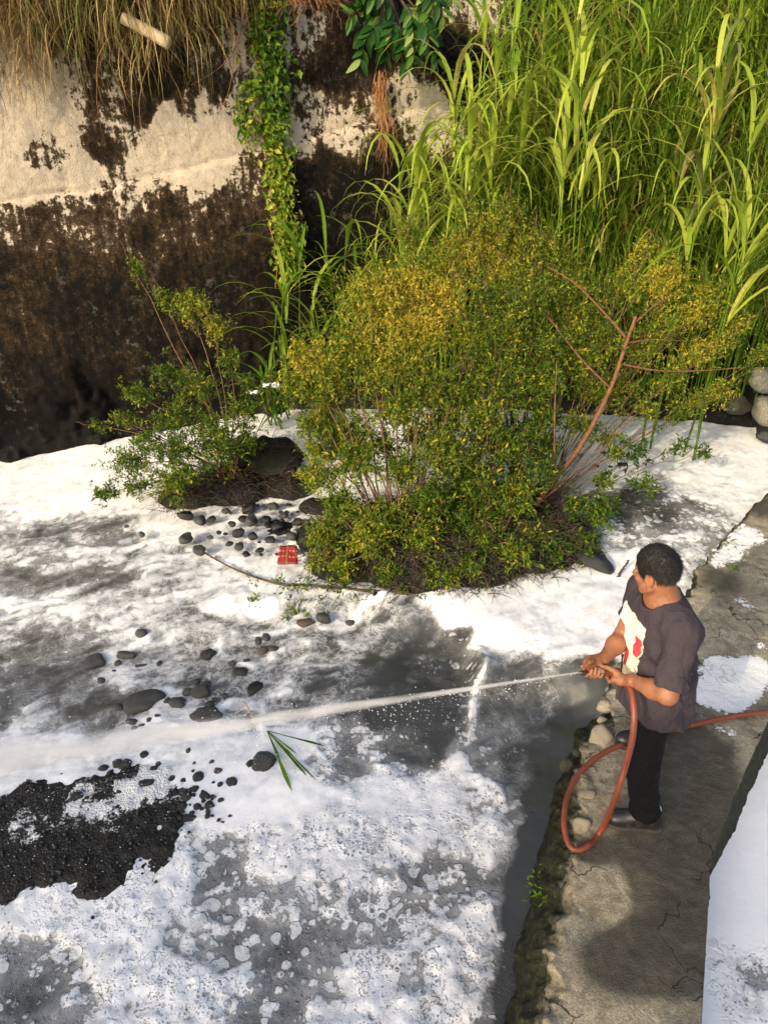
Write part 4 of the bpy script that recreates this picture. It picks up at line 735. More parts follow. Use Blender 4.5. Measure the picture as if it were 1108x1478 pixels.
for k in range(95):
    t_ = rk_rng.random(); px, py = 130+t_*180+rk_rng.normal(0, 22), 1245-t_*110+rk_rng.normal(0, 24); s_ = rk_rng.uniform(2.2, 5.2); rock(px, py, s_, s_*.75, rk_rng.uniform(0, 180), 'dark_stone' if rk_rng.random() < .8 else 'brown_stone', 'tiny wet pebble strewn along the gravel bar edge', 'tiny pebbles strewn along the gravel bar', 'pebble', 'pebble', z=-.43)
for px, py, a, b in [(242,1012,6,6),(384,921,7,9),(372,926,6,9),(290,1000,15,11),(505,900,8,6),(172,1022,8,6),(170,958,6,6),(205,962,11,4),(147,983,7,6),(335,958,6,4),(302,1018,8,7),(356,955,6,4),(165,970,5,4),(216,1040,6,5),(228,1035,6,5),(310,1010,6,4),(232,1005,5,4),(283,985,6,5),(298,988,7,5),(325,1005,5,5),(190,1042,10,5),(230,958,4,5),(270,1000,9,7),(435,872,5,4),(360,1035,5,6),(196,1052,7,4),(205,1048,6,4)]:
    rock(px, py, a, b, rk_rng.uniform(-20, 20), 'grey_stone', 'small grey stone breaking the shallow rapids', gB, 'stone', 'stone', sink=.3)
for px, py, a, b in [(268,745,13,9),(290,752,12,8),(306,750,8,6),(268,778,13,9),(288,795,11,8),(303,776,6,4),(326,738,7,5),(360,735,12,9),(395,732,10,7),(205,772,7,4),(183,760,4,3),(362,752,12,9),(385,750,9,7),(345,770,11,8),(365,775,9,7),(400,760,10,8),(420,775,9,7),(430,755,9,8),(345,790,8,6),(375,795,8,5),(390,780,9,7),(440,780,9,8),(350,750,8,6),(410,745,8,6),(335,757,7,5),(355,800,8,5),(425,795,7,5),(332,785,6,5)]:
    rock(px, py, a, b, rk_rng.uniform(0, 180), 'dark_stone' if rk_rng.random() < .6 else 'grey_stone', 'dark wet stone among the stones in foam below the shrubs', gC, 'stone', 'stone', z=-.30)
for k in range(40):
    px, py = rk_rng.uniform(315, 450), rk_rng.uniform(728, 808); s_ = rk_rng.uniform(2.5, 5); rock(px, py, s_, s_*.8, 0, 'dark_stone', 'tiny dark stone in the foam below the shrubs', 'tiny dark stones below the shrubs', 'pebble', 'pebble', z=-.31)
for k in range(26):
    px, py = rk_rng.uniform(730, 920), rk_rng.uniform(650, 745); s_ = rk_rng.uniform(3, 8); rock(px, py, s_, s_*.7, 0, 'dark_stone', 'small dark stone showing through the foam behind the shrubs', 'small dark stones behind the shrubs', 'stone', 'stone', z=-.2)
rock(380,668,55,30,10,'mossy_stone','big dark boulder forming the small mound under the lone shrub',name='boulder',cat='boulder',z=-.16,hf=.35)
rock(352,640,22,8,-5,'dark_stone','flat black rock on top of the small mound',name='boulder',cat='boulder',z=.02,hf=.7)
rock(858,812,36,15,35,'dark_stone','dark slanting stone slab in the foam beside the man',name='boulder',cat='boulder',z=-.2,hf=.6)
rock(1104,552,26,20,0,'lichen_stone','upper lichen covered boulder by the wall end',name='boulder',cat='boulder',z=.45,hf=.9)
rock(1108,598,24,26,0,'lichen_stone','lower round lichen covered boulder beside the foam',name='boulder',cat='boulder',z=.08,hf=1.0)
rock(1062,590,22,16,0,'mossy_stone','dark mossy boulder behind the sparse shrub',name='boulder',cat='boulder',z=.05,hf=.9)
rock(1118,632,30,16,0,'dark_stone','black wet boulder lowest at the foam edge',name='boulder',cat='boulder',z=-.12,hf=.9)
for i, (a, lb) in enumerate([((867,1066,15,14),'largest pale rounded stone set in the wall edge left of the trousers'),((868,1040,6,5),'smallest pale pebble set in the wall edge above the large one'),((872,1020,10,7),'pale flat stone in the wall edge nearest the hanging shirt'),
        ((838,1192,13,10),'pale stone inside the hose loop at the wall edge'),((853,1116,9,7),'pale stone beside the hose where it leaves the foot'),((846,1150,11,9),'tan stone in the middle of the hose loop')]):
    rock(a[0], a[1], a[2]*1.25, a[3]*1.25, 0, 'pale_stone', lb, 'stones set in the broken wall edge', z=-.02, sink=.46, hf=.9)
for a, lb in [((816,1106,11,9),'mossy round stone sticking out of the dark wall foot'),((832,1088,8,7),'small mossy stone at the wall foot beside the pale stones'),((818,1262,8,8),'mossy stone below the hose loop'),((800,1330,9,10),'mossy stone on the wall foot near the green moss tuft')]:
    rock(*a, 0, 'mossy_stone', lb, 'mossy stones in the wall foot', z=-.12, sink=.2, hf=.8)
# gravel too fine to count
V0, F0 = ico(1); n = 3600; q = np.column_stack([rk_rng.uniform(-3.3, -.75, n), rk_rng.uniform(1.95, 3.4, n)]); q = q[inside(q+rk_rng.normal(0, .025, q.shape), GBw)]; q = q[np.array([bar_f(p) for p in q]) < rk_rng.uniform(.15, .5, len(q))]; n = len(q)
sz = .004+.016*rk_rng.random(n)**4; zz = np.array([bar_z(p) for p in q]); R = rk_rng.uniform(.6, 1.2, (n, 1, 3)); Vg = V0[None]*(1+.2*vnoise(V0*2+3)[None, :, None])*R*sz[:, None, None]+np.column_stack([q, zz])[:, None]
o = link('fine_gravel', mesh('fine_gravel', Vg.reshape(-1, 3), (F0[None]+np.arange(n)[:, None, None]*len(V0)).reshape(-1, 3)), MT['dark_stone']); tag(o, 'fine dark gravel scattered over the bar', kind='stuff')

# ------------------------------------------------------------------ flotsam
def zsurf(x, y, lift=.01):
    p = on_z(x, y, -.42); p = on_z(x, y, WZ(np.array([p[:2]]))[0]+lift); return p
def stick(name, label, pts, r0, r1, mt, cat, lifts=None):
    P = spline(np.array([zsurf(x, y, l) for x, y, l in pts]), 20); P += np.random.default_rng(len(label)).normal(0, .004, P.shape); V, F = tube(P, np.linspace(r0, r1, 20), 6); return tag(sub(name, V, F, MT[mt], None), label, cat)
bt = empty('fallen_branch', zsurf(430, 840), 'long dark fallen branch with sparse leaves lying across the foam below the red packet', 'branch')
P = spline(np.array([zsurf(x, y, l) for x, y, l in [(285,792,.05),(340,822,.04),(400,842,.05),(450,845,.06),(520,852,.04),(590,856,.05)]]), 40); V, F = tube(P, np.linspace(.007, .016, 40), 6); sub('stem', V, F, MT['dead'], bt)
r = np.random.default_rng(71)
fo = Bag()
for k in range(26):
    i = r.integers(1, 39); e = P[i]+np.array([r.normal(0, .12), -abs(r.normal(0, .15)), r.uniform(-.03, .10)]); Pt = spline(np.array([P[i], (P[i]+e)/2+np.array([0, 0, .03]), e]), 6); V, F = tube(Pt, np.linspace(.004, .0012, 6), 4); sub('twig', V, F, MT['twig'], bt)
    m = 9; Lp = Pt[r.integers(2, 6, m)]+r.normal(0, .02, (m, 3)); L = r.uniform(.03, .055, m); V, F = leaves(Lp, unit(r.normal(0, 1, (m, 3))), unit(np.array([0, 0, 1.])+r.normal(0, .5, (m, 3))), L, L*.34); fo.add(V, F, rnd=np.repeat(np.clip(r.normal(.4, .12, m), .02, .9), 5))
o = fo.put('foliage', MT['shrub'], bt, False); o['kind'] = 'stuff'
stick('driftwood_stick', 'pale brown stick lying at the foot of the green shrub', [(670,818,.05),(700,820,.05),(738,817,.06)], .011, .009, 'bark', 'stick')
stick('driftwood_stick', 'short black stick standing in the white foam by the slab', [(886,838,.0),(897,823,.04),(908,808,.07)], .012, .008, 'dead', 'stick')
stick('driftwood_stick', 'thin stick slanting from the golden shrub to the foam ridge', [(560,872,.02),(585,850,.08),(612,825,.16)], .006, .004, 'twig', 'stick')
stick('reed_stalk', 'yellow reed stalk drifting just above the water jet', [(351,1012,.02),(360,1025,.03),(369,1042,.02)], .006, .003, 'log', 'reed')
rt = empty('fallen_reed', zsurf(388, 1056), 'fallen reed with narrow green leaves fanned out on white foam', 'reed')
for x1, y1, w_, c_ in [(421,1142,.014,.5),(470,1077,.009,.2),(428,1088,.007,.5),(443,1120,.010,.3),(428,1097,.008,.62),(404,1096,.008,.3),(458,1128,.006,.25)]:
    Ps = spline(np.array([zsurf(386, 1055, .02), zsurf((386+x1)/2, (1055+y1)/2, .05), zsurf(x1, y1, .02)]), 9); tq = np.linspace(0, 1, 9); dr = unit(Ps[-1]-Ps[0]); sd_ = np.cross(dr, [0, 0, 1]); hw = w_*np.clip(np.minimum(.3+tq**2*1.3, (1-tq)*5+.05), .05, 1)
    V, F = ribbons(Ps[None], (sd_*hw[:, None])[None], .25, np.repeat(np.array([[[0, 0, 1.]]]), 9, 1)); sub('leaf', V, F, MT['cane'], rt, dict(rnd=np.full(len(V), c_), tip=np.zeros(len(V))))
for lb, x, y, n, ln in [('small green sprig caught in the rapids below the fallen branch', 370, 868, 34, .06), ('tuft of bright green moss grass growing on the wall foot', 786, 1284, 60, .035), ('loose leafy sprig floating beside the wet pointed stone', 428, 884, 40, .05), ('lone green leaf cluster on the foam ridge', 722, 862, 8, .04), ('small fern like sprout on the pale wall stain', 1056, 822, 14, .045)]:
    p = zsurf(x, y, .02) if x < 760 else on_z(x, y, -.2 if x < 800 else .02); L = r.uniform(ln*.7, ln*1.4, n); Lp = p+r.normal(0, 1, (n, 3))*np.array([.04, .04, .012])*(n/40)**.5; V, F = leaves(Lp, unit(r.normal(0, 1, (n, 3))+np.array([0, 0, .5])), unit(np.array([0, 0, 1.])+r.normal(0, .4, (n, 3))), L, L*.35)
    tag(sub('leafy_sprig', V, F, MT['shrub' if 'wall' not in lb else 'vine'], None, dict(rnd=np.repeat(np.clip(r.normal(.5, .1, n), 0, .9), 5)), False), lb, 'sprig')
# red printed packet
m = M('red_packet'); P_ = m.at('pu'); Q_ = m.at('pv'); nn = m.noise(45, 4, .7); ya = m.math('MULTIPLY', m.rng(m.math('ABSOLUTE', m.math('SUBTRACT', m.math('ABSOLUTE', m.math('SUBTRACT', Q_, .52)), .17)), .05, .035), m.rng(m.math('ADD', m.math('SINE', m.math('MULTIPLY', P_, 34.)), nn), .55, .75))
cc = m.mix(m.math('MULTIPLY', ya, .7), m.mix(nn, (.13, .008, .009), (.25, .016, .017)), (.50, .36, .12)); cc = m.mix(m.rng(m.math('ABSOLUTE', m.math('SUBTRACT', P_, .45)), .03, .015), cc, (.20, .16, .05)); m.set(Base_Color=cc, Roughness=.35, Normal=m.bump(nn, .01, .6))
k = 12; gu, gv = np.meshgrid(np.linspace(0, 1, k), np.linspace(0, 1, k)); c0, c1, c2, c3 = [on_z(x, y, z) for x, y, z in [(400, 812, -.19), (430, 812, -.19), (429, 788, -.12), (404, 787, -.12)]]
Vt = ((1-gu)*(1-gv))[..., None]*c0+(gu*(1-gv))[..., None]*c1+(gu*gv)[..., None]*c2+((1-gu)*gv)[..., None]*c3; Vt = Vt.reshape(-1, 3); Vt[:, 2] += fbm(Vt, 18, 3, .5, 3)*.014; nv = len(Vt); Fq = grid_faces(k, k)
Vb = Vt-np.array([0, .01, .012]); b_i = np.concatenate([np.arange(k), np.arange(1, k)*k+k-1, (k*k-2-np.arange(k-1)), (np.arange(k-2, 0, -1)*k)]); b_j = np.roll(b_i, -1)
Fall = np.vstack([Fq, Fq[:, ::-1]+nv, np.stack([b_j, b_i, b_i+nv, b_j+nv], 1)]); V2 = np.vstack([Vt, Vb])
tag(sub('red_packet', V2, Fall, m.m, None, dict(pu=np.tile(gu.ravel(), 2), pv=np.tile(gv.ravel(), 2))), 'square red printed packet lying among stones below the golden shrub', 'packet')
mw = M('white_scrap'); mw.set(Base_Color=(.75, .76, .78), Roughness=.6)
for lb, x, y, Yd, a in [('white plastic scrap caught in the dark grass by the wall foot', 392, 556, 8.0, .11), ('smaller white plastic scrap beside the larger one in the grass', 365, 566, 8.0, .07)]:
    V, F = ico(3); V = V*np.array([a, .03, a*.28]); V = V*(1+fbm(V, 30, 3, .6, 5)[:, None]*.7)+on_y(x, y, Yd); tag(sub('plastic_scrap', V, F, mw.m, None), lb, 'litter')

# ------------------------------------------------------------------ signed-distance modelling for the man
class Sdf:
    def __init__(s, lo, hi, vox):
        s.lo, s.vox = np.array(lo, float), vox; s.n = np.ceil((np.array(hi)-s.lo)/vox).astype(int)+1; s.a = np.full(s.n, .5, np.float32)
    def box(s, lo, hi):
        i0 = np.clip(np.floor((np.array(lo)-s.lo)/s.vox).astype(int), 0, s.n-1); i1 = np.clip(np.ceil((np.array(hi)-s.lo)/s.vox).astype(int)+1, 1, s.n)
        g = np.meshgrid(*[s.lo[k]+np.arange(i0[k], i1[k])*s.vox for k in range(3)], indexing='ij'); return tuple(slice(i0[k], i1[k]) for k in range(3)), np.stack(g, -1)
    def op(s, fn, lo, hi, k=.02, mode='add'):
        sl_, P = s.box(np.array(lo)-k-.03, np.array(hi)+k+.03); d = fn(P).astype(np.float32); a = s.a[sl_]
        if mode == 'add': h = np.clip(.5+.5*(d-a)/k, 0, 1); s.a[sl_] = d*(1-h)+a*h-k*h*(1-h)
        else: h = np.clip(.5+.5*(a+d)/k, 0, 1); s.a[sl_] = -d*(1-h)+a*h+k*h*(1-h)
    def cone(s, a, b, ra, rb, k=.02, mode='add', clip=None):
        a, b = np.array(a, float), np.array(b, float); ba = b-a
        def fn(P):
            h = np.clip(((P-a)@ba)/(ba@ba), 0, 1); d = np.linalg.norm(P-a-h[..., None]*ba, axis=-1)-(ra+(rb-ra)*h)
            return np.maximum(d, clip(P)) if clip else d
        r = max(ra, rb); s.op(fn, np.minimum(a, b)-r, np.maximum(a, b)+r, k, mode)
    def ell(s, c, rad, fr=np.eye(3), k=.02, mode='add'):
        c, rad = np.array(c, float), np.array(rad, float)
        s.op(lambda P: (np.linalg.norm(((P-c)@fr.T)/rad, axis=-1)-1)*rad.min(), c-rad.max(), c+rad.max(), k, mode)
    def poly(s, iso=0.):
        g = openvdb.FloatGrid(.5); g.copyFromArray(s.a); p, q = g.convertToQuads(iso); return np.asarray(p)*s.vox+s.lo, np.asarray(q)[:, ::-1].astype(int)
V3 = lambda *a: np.array(a, float)
def skin_mat():
    m = M('skin'); n = m.noise(60, 4, .7); n2 = m.noise(9, 3, .5); c = m.ramp(m.math('ADD', m.math('MULTIPLY', n, .5), m.math('MULTIPLY', n2, .5)), (.35, (.17, .064, .028)), (.6, (.28, .115, .054)))
    c = m.mix(m.rng(m.at('lip'), .2, .8), c, (.26, .075, .05)); c = m.mix(m.rng(m.at('brow'), .2, .7), c, (.02, .014, .01))
    m.set(Base_Color=c, Roughness=.6, Normal=m.bump(n, .002, .5)); m.p.inputs['Subsurface Weight'].default_value = .12; m.p.inputs['Subsurface Radius'].default_value = (.02, .008, .004); m.p.inputs['Subsurface Scale'].default_value = .3; return m.m
def cloth_mat(name, a, b, rough=.85, prt=False):
    m = M(name); n = m.noise(220, 2, .6); n2 = m.noise(6, 4, .6); c = m.mix(m.math('ADD', m.math('MULTIPLY', n, .35), m.math('MULTIPLY', n2, .65)), a, b)
    if prt:
        u, v = m.at('pu'), m.at('pv'); wob = m.math('MULTIPLY', m.math('SUBTRACT', m.noise(30, 3, .6), .5), .03); uu_ = m.math('ADD', u, wob)
        inb = lambda x, lo, hi, e=.004: m.math('MULTIPLY', m.rng(x, lo-e, lo+e), m.rng(x, hi+e, hi-e))
        pr = m.math('MULTIPLY', m.math('MULTIPLY', inb(uu_, -.150, .060), inb(m.math('ADD', v, wob), .905, 1.262)), m.rng(m.at('front'), .2, .3))
        pc = m.mix(m.rng(m.noise(40, 3, .6), .52, .62), (.80, .74, .52), (.68, .58, .36))
        pc = m.mix(m.math('MULTIPLY', inb(uu_, .005, .055), inb(v, 1.08, 1.185)), pc, (.50, .045, .06)); pc = m.mix(m.math('MULTIPLY', inb(uu_, -.09, -.03), inb(v, .95, 1.06)), pc, (.42, .03, .045)); pc = m.mix(m.math('MULTIPLY', m.rng(m.math('ABSOLUTE', m.math('SUBTRACT', m.math('ADD', m.math('MULTIPLY', uu_, .6), v), 1.02)), .008, .004), inb(uu_, -.02, .09)), pc, (.25, .22, .2))
        c = m.mix(pr, c, pc)
    m.p.inputs['Specular IOR Level'].default_value = .15
    return m.set(Base_Color=c, Roughness=rough, Normal=m.bump(m.math('ADD', m.math('MULTIPLY', n, .3), m.noise(25, 4, .6)), .003, .6, m.bump(m.noise(7.5, 4, .55, m.wr()), .035, .9)))
SK = skin_mat(); SHIRT = cloth_mat('faded_shirt', (.026, .021, .026), (.056, .045, .054), .85, True); TRO = cloth_mat('black_trousers', (.0022, .0022, .0025), (.0055, .0055, .006))
mh = M('black_hair'); mh.set(Base_Color=mh.mix(mh.noise(300, 2, .6), (.002, .0018, .0016), (.010, .0075, .006)), Roughness=.65)
ml = M('black_leather'); ml.set(Base_Color=ml.mix(ml.noise(50, 4, .7), (.008, .008, .008), (.022, .021, .02)), Roughness=ml.rng(ml.noise(20, 4, .6), .3, .7, .25, .55), Normal=ml.bump(ml.noise(120, 3, .6), .001, .5))
ms = M('shoe_sole'); ms.set(Base_Color=ms.mix(ms.noise(40, 3, .6), (.02, .018, .015), (.06, .052, .042)), Roughness=.85); mk = M('sock_cloth'); mk.set(Base_Color=(.45, .47, .46), Roughness=.9)
person = empty('person', (1.36, 2.72, 0), 'man in faded dark t-shirt and black trousers spraying water from an orange hose', 'person')
f2, r2 = unit(V3(-.978, -.21, 0)), unit(V3(.21, -.978, 0))        # where the chest faces; towards his own left shoulder
ZT = [.60, .70, .82, .95, 1.08, 1.18, 1.26, 1.32, 1.37]
CXT = [1.350, 1.345, 1.335, 1.318, 1.300, 1.283, 1.268, 1.258, 1.250]; CYT = [2.665, 2.665, 2.66, 2.65, 2.64, 2.635, 2.63, 2.628, 2.626]
AT = [.192, .190, .186, .178, .176, .180, .178, .155, .110]; BT = [.158, .157, .154, .148, .140, .130, .116, .096, .076]
def torso(off, folds=0., z0=.695, z1=1.385):
    def fn(P):
        z = P[..., 2]; cx, cy, a, b = [np.interp(z, ZT, q) for q in (CXT, CYT, AT, BT)]; dx, dy = P[..., 0]-cx, P[..., 1]-cy
        u_, v_ = dx*r2[0]+dy*r2[1], dx*f2[0]+dy*f2[1]; a, b = a+off, b+off; b = np.where(v_ < 0, b*.92, b*1.04)
        q = (np.abs(u_/a)**2.35+np.abs(v_/b)**2.35)**(1/2.35); d = (q-1)*np.minimum(a, b)*.9
        if folds:
            th_ = np.arctan2(v_, u_); g_ = .5+.5*np.clip((1.15-z)/.4, 0, 1)
            d = d-folds*(np.sin(th_*5+z*7)*.5+np.sin(th_*9-z*16+1)*.35+np.sin(th_*3+z*24)*.4*np.exp(-((z-.98)/.16)**2))*g_
            zz0 = z0+.012*np.sin(th_*3)
        else: zz0 = z0
        return np.maximum(np.maximum(d, zz0-z), z-z1)
    return fn
SL, SR = V3(1.298, 2.468, 1.312), V3(1.222, 2.782, 1.312); EL, WL = V3(1.225, 2.335, 1.075), V3(1.142, 2.515, .985); ER, WR = V3(1.150, 2.745, 1.05), V3(1.025, 2.605, 1.035)
NZ = on_y(836, 970.5, 2.52); HL, HR = on_y(888, 973, 2.555), on_y(857, 968, 2.535); HX = unit(HR-HL)
HipL, KnL, AnL = V3(1.325, 2.60, .80), V3(1.268, 2.475, .45), V3(1.345, 2.468, .085); HipR, KnR, AnR = V3(1.345, 2.735, .80), V3(1.42, 2.87, .45), V3(1.53, 3.015, .085)
LOb, HIb = V3(.80, 2.2, .0), V3(1.74, 3.14, 1.70)
# body: one continuous surface
B = Sdf(LOb, HIb, .005)
B.op(torso(-.014, 0, .70, 1.36), V3(1.05, 2.4, .68), V3(1.6, 2.9, 1.4), .05)
B.ell((1.34, 2.665, .79), (.095, .125, .10), k=.03)
for a_, b_, c_ in ((HipL, KnL, AnL), (HipR, KnR, AnR)):
    B.cone(a_, b_, .070, .056, .03); B.cone(b_, c_, .054, .038, .02)
for s_, e_, w_ in ((SL, EL, WL), (SR, ER, WR)):
    B.cone(s_, e_, .056, .043, .035); B.cone(e_, e_*.62+w_*.38, .043, .045, .02); B.cone(e_*.62+w_*.38, w_, .044, .027, .02)
hs = .93; hc = V3(1.190, 2.645, 1.515); hf_ = unit(V3(-.68, .70, -.24)); hl_ = unit(np.cross([0, 0, 1], hf_)); hu_ = np.cross(hf_, hl_); HFR = np.stack([hf_, hl_, hu_])
H = lambda a, b, c: hc+(a*hf_+b*hl_+c*hu_)*hs
he = lambda c, rad, k=.02, mode='add': B.ell(H(*c), np.array(rad)*hs, HFR, k, mode)
hcone = lambda a, b, ra, rb, k=.012, mode='add': B.cone(H(*a), H(*b), ra*hs, rb*hs, k, mode)
nb = V3(1.248, 2.628, 1.355)
B.cone(H(-.025, 0, -.05), nb, .057, .064, .03); B.cone(nb+V3(0, 0, .01), SL+V3(0, 0, .02), .055, .05, .05); B.cone(nb+V3(0, 0, .01), SR+V3(0, 0, .02), .055, .05, .05)
he((-.012, 0, .028), (.097, .077, .096)); he((.032, 0, -.05), (.062, .060, .078), .025); hcone((.055, 0, -.112), (.066, 0, -.108), .02, .02, .02); hcone((.088, 0, .0), (.110, 0, -.040), .009, .013, .012)
for q in (-1, 1):
    hcone((.085, .012*q, .016), (.068, .052*q, .016), .011, .009); he((.062, .040*q, -.035), (.022, .02, .02), .02); hcone((.100, .010*q, -.043), (.102, .012*q, -.045), .009, .008, .008)
    he((-.008, .080*q, -.018), (.023, .010, .035), .008); he((-.004, .090*q, -.015), (.012, .007, .020), .005, 'sub'); he((.090, .032*q, -.004), (.012, .017, .010), .012, 'sub'); hcone((-.005, .060*q, -.07), (.05, .04*q, -.10), .018, .016, .02)
he((.088, 0, -.071), (.012, .024, .007), .006); he((.086, 0, -.082), (.012, .021, .008), .006); 
def hand(C, wrist, sgn, s=1.):
    u_ = HX; e1 = wrist-C; e1 = unit(e1-u_*(e1@u_)); e2 = np.cross(u_, e1)*sgn
    pt = lambda ax, deg, rr_: C+u_*ax+(e1*math.cos(math.radians(deg))+e2*math.sin(math.radians(deg)))*rr_
    B.cone(wrist, pt(0, 8, .050), .026, .028, .02); B.ell(pt(.002, 14, .040), (.041, .026, .018), np.stack([u_, unit(pt(0, 14, 1)-C), np.cross(u_, unit(pt(0, 14, 1)-C))]), .015)
    for i, (ln, rd) in enumerate([(.90, .0092), (1., .0095), (.95, .0090), (.76, .0078)]):
        ax = .031-i*.0205; B.cone(pt(ax*.9, 22, .040), pt(ax, 68, .037), .0115, rd*1.08, .008); B.cone(pt(ax, 68, .037), pt(ax, 68+72*ln, .0285), rd*1.08, rd, .004); B.cone(pt(ax, 68+72*ln, .0285), pt(ax, 68+150*ln, .0265), rd, rd*.92, .004); B.cone(pt(ax, 68+150*ln, .0265), pt(ax, 68+205*ln, .0265), rd*.92, rd*.8, .004)
    B.cone(pt(.020, -25, .040), pt(.044, -48, .034), .0155, .0125, .012); B.cone(pt(.044, -48, .034), pt(.064, -75, .0275), .0118, .0105, .006); B.cone(pt(.064, -75, .0275), pt(.084, -92, .0265), .0105, .0085, .005)
def away(C, wrist, d):
    e1 = unit(wrist-C-HX*((wrist-C)@HX)); return 1 if np.cross(HX, e1)@d > 0 else -1
hand(HL, WL, away(HL, WL, V3(-.3, -1, -.6))); hand(HR, WR, away(HR, WR, V3(0, 1, .2)))
Vb_, Fb_ = B.poly(); rel = (Vb_-hc)@HFR.T/hs
lip = np.exp(-((rel[:, 2]+.077)/.010)**4-(rel[:, 1]/.024)**4)*(rel[:, 0] > .07); brow = np.exp(-((rel[:, 2]-.021)/.006)**4-((np.abs(rel[:, 1])-.034)/.022)**4)*(rel[:, 0] > .05)
sub('body', Vb_, Fb_, SK, person, dict(lip=lip, brow=brow))
# hair
Hh_ = Sdf(hc-.16, hc+.17, .003)
def hairfn(P):
    q = (P-hc)@HFR.T/hs; a, c = q[..., 0], q[..., 2]; e = (np.linalg.norm((q-V3(-.013, 0, .029))/V3(.104, .0835, .104), axis=-1)-1)*.0835
    e = e-.004*fbm(P, 45, 3, .6, 5); d1 = (a-.038)*.919+(c+.035)*-.394; d2 = (a-.035)*.26-(c+.046)*.966; d3 = -((a+.012)**2+((c+.022)*.75)**2)**.5+.026
    return np.maximum(np.maximum(np.maximum(e, d1+.004*vnoise(P*120)), d2+.004*vnoise(P*130)), np.where(np.abs(q[..., 1]) > .05, d3, -1))*hs
Hh_.op(hairfn, hc-.13, hc+.14, .004); Vh, Fh = Hh_.poly(); bag = Bag().add(Vh, Fh)
r = np.random.default_rng(81); ii = r.integers(0, len(Vh), 16000); bp = Vh[ii]; nrm = unit(bp-H(-.013, 0, .02)); qa = (bp-hc)@HFR.T; nrm_ok = np.linalg.norm(bp-H(-.013, 0, .029), axis=1) > .07; bp, nrm = bp[nrm_ok], nrm[nrm_ok]
dn = unit(-hf_*.4-hu_*.7+nrm*.55+r.normal(0, .3, bp.shape)); sd_ = unit(np.cross(dn, nrm))*.0009; tipv = bp+dn*r.uniform(.007, .020, (len(bp), 1)); Vs = np.stack([bp-nrm*.001-sd_, bp-nrm*.001+sd_, tipv], 1).reshape(-1, 3); bag.add(Vs, np.arange(len(Vs)).reshape(-1, 3)); bag.put('hair', mh.m, person)
me_ = M('eye_white'); rr_ = me_.at('iris'); me_.set(Base_Color=me_.mix(me_.rng(rr_, .4, .6), (.45, .42, .38), (.02, .012, .008)), Roughness=.15)
for q in (-1, 1):
    V, F = ico(3); sub('eye', V*.0098*hs+H(.0738, .031*q, -.004), F, me_.m, person, dict(iris=(V@hf_ > .86).astype(float)))
# t-shirt
T = Sdf(V3(.98, 2.2, .6), V3(1.60, 2.95, 1.45), .005)
T.op(torso(.004, .012), V3(1.05, 2.4, .62), V3(1.6, 2.9, 1.4), .05)
T.cone(SL+V3(0, 0, .004), SR+V3(0, 0, .004), .066, .066, .05); T.cone(nb+V3(0, 0, -.012), SL+V3(0, 0, .012), .068, .058, .05); T.cone(nb+V3(0, 0, -.012), SR+V3(0, 0, .012), .068, .058, .05)
sl_end = {}
for s_, e_, fr_ in ((SL, EL, .90), (SR, ER, .62)):
    d_ = unit(e_-s_); end = s_+(e_-s_)*fr_; T.cone(s_, s_+(e_-s_)*1.05, .064, .068, .04, clip=lambda P, d_=d_, end=end: (P-end)@d_); 
    T.cone(end-d_*.05, end+d_*.05, .050, .062, .006, 'sub')
sl_, P = T.box(T.lo, T.lo+T.n*T.vox); T.a[sl_] -= (fbm(P, 9, 3, .5, 7)*.008+.006*np.sin(P[..., 2]*50+P[..., 0]*30+fbm(P, 5, 2, .5, 3)*4)*np.exp(-((P[..., 2]-1.08)/.15)**2)).astype(np.float32)
rf = 1-np.abs(fbm(np.stack([P[..., 0]*1.+P[..., 2]*.5, P[..., 1], P[..., 2]*.45-P[..., 0]*.3], -1), 8, 2, .5, 77))*3.2; T.a[sl_] -= (np.clip(rf, 0, 1)**2*.008*sst(1.33, 1.12, P[..., 2])).astype(np.float32)
T.cone(nb+V3(0, 0, -.03), H(-.025, 0, -.02), .064, .070, .006, 'sub'); T.ell(nb+f2*.045+V3(0, 0, .03), (.064, .064, .055), k=.008, mode='sub'); T.op(torso(-.022, 0, .5, .735), V3(1.1, 2.4, .6), V3(1.6, 2.9, .745), .008, 'sub')
Vt_, Ft_ = T.poly(); cx_, cy_ = np.interp(Vt_[:, 2], ZT, CXT), np.interp(Vt_[:, 2], ZT, CYT); pu = (Vt_[:, 0]-cx_)*r2[0]+(Vt_[:, 1]-cy_)*r2[1]; pf = (Vt_[:, 0]-cx_)*f2[0]+(Vt_[:, 1]-cy_)*f2[1]
dl = np.linalg.norm(Vt_-SL-np.clip((Vt_-SL)@unit(EL-SL), 0, 1)[:, None]*unit(EL-SL), axis=1); fr_ = sst(.045, .07, pf)*(pu > -.2)
shirt = sub('t_shirt', Vt_, Ft_, SHIRT, person, dict(pu=pu, pv=Vt_[:, 2], front=fr_))
nk = [nb+f2*.045+V3(0, 0, .0)]   # neckband
th_ = np.linspace(0, 2*np.pi, 40); ring = np.array([nb+(f2*(.020+.082*math.cos(a)))+r2*.076*math.sin(a)+V3(0, 0, .026-.036*math.cos(a)) for a in th_]); V, F = tube(ring, .0055, 6, False); sub('neckband', V, F, SHIRT, shirt, dict(pu=np.full(len(V), 9.), pv=np.zeros(len(V)), front=np.zeros(len(V))))
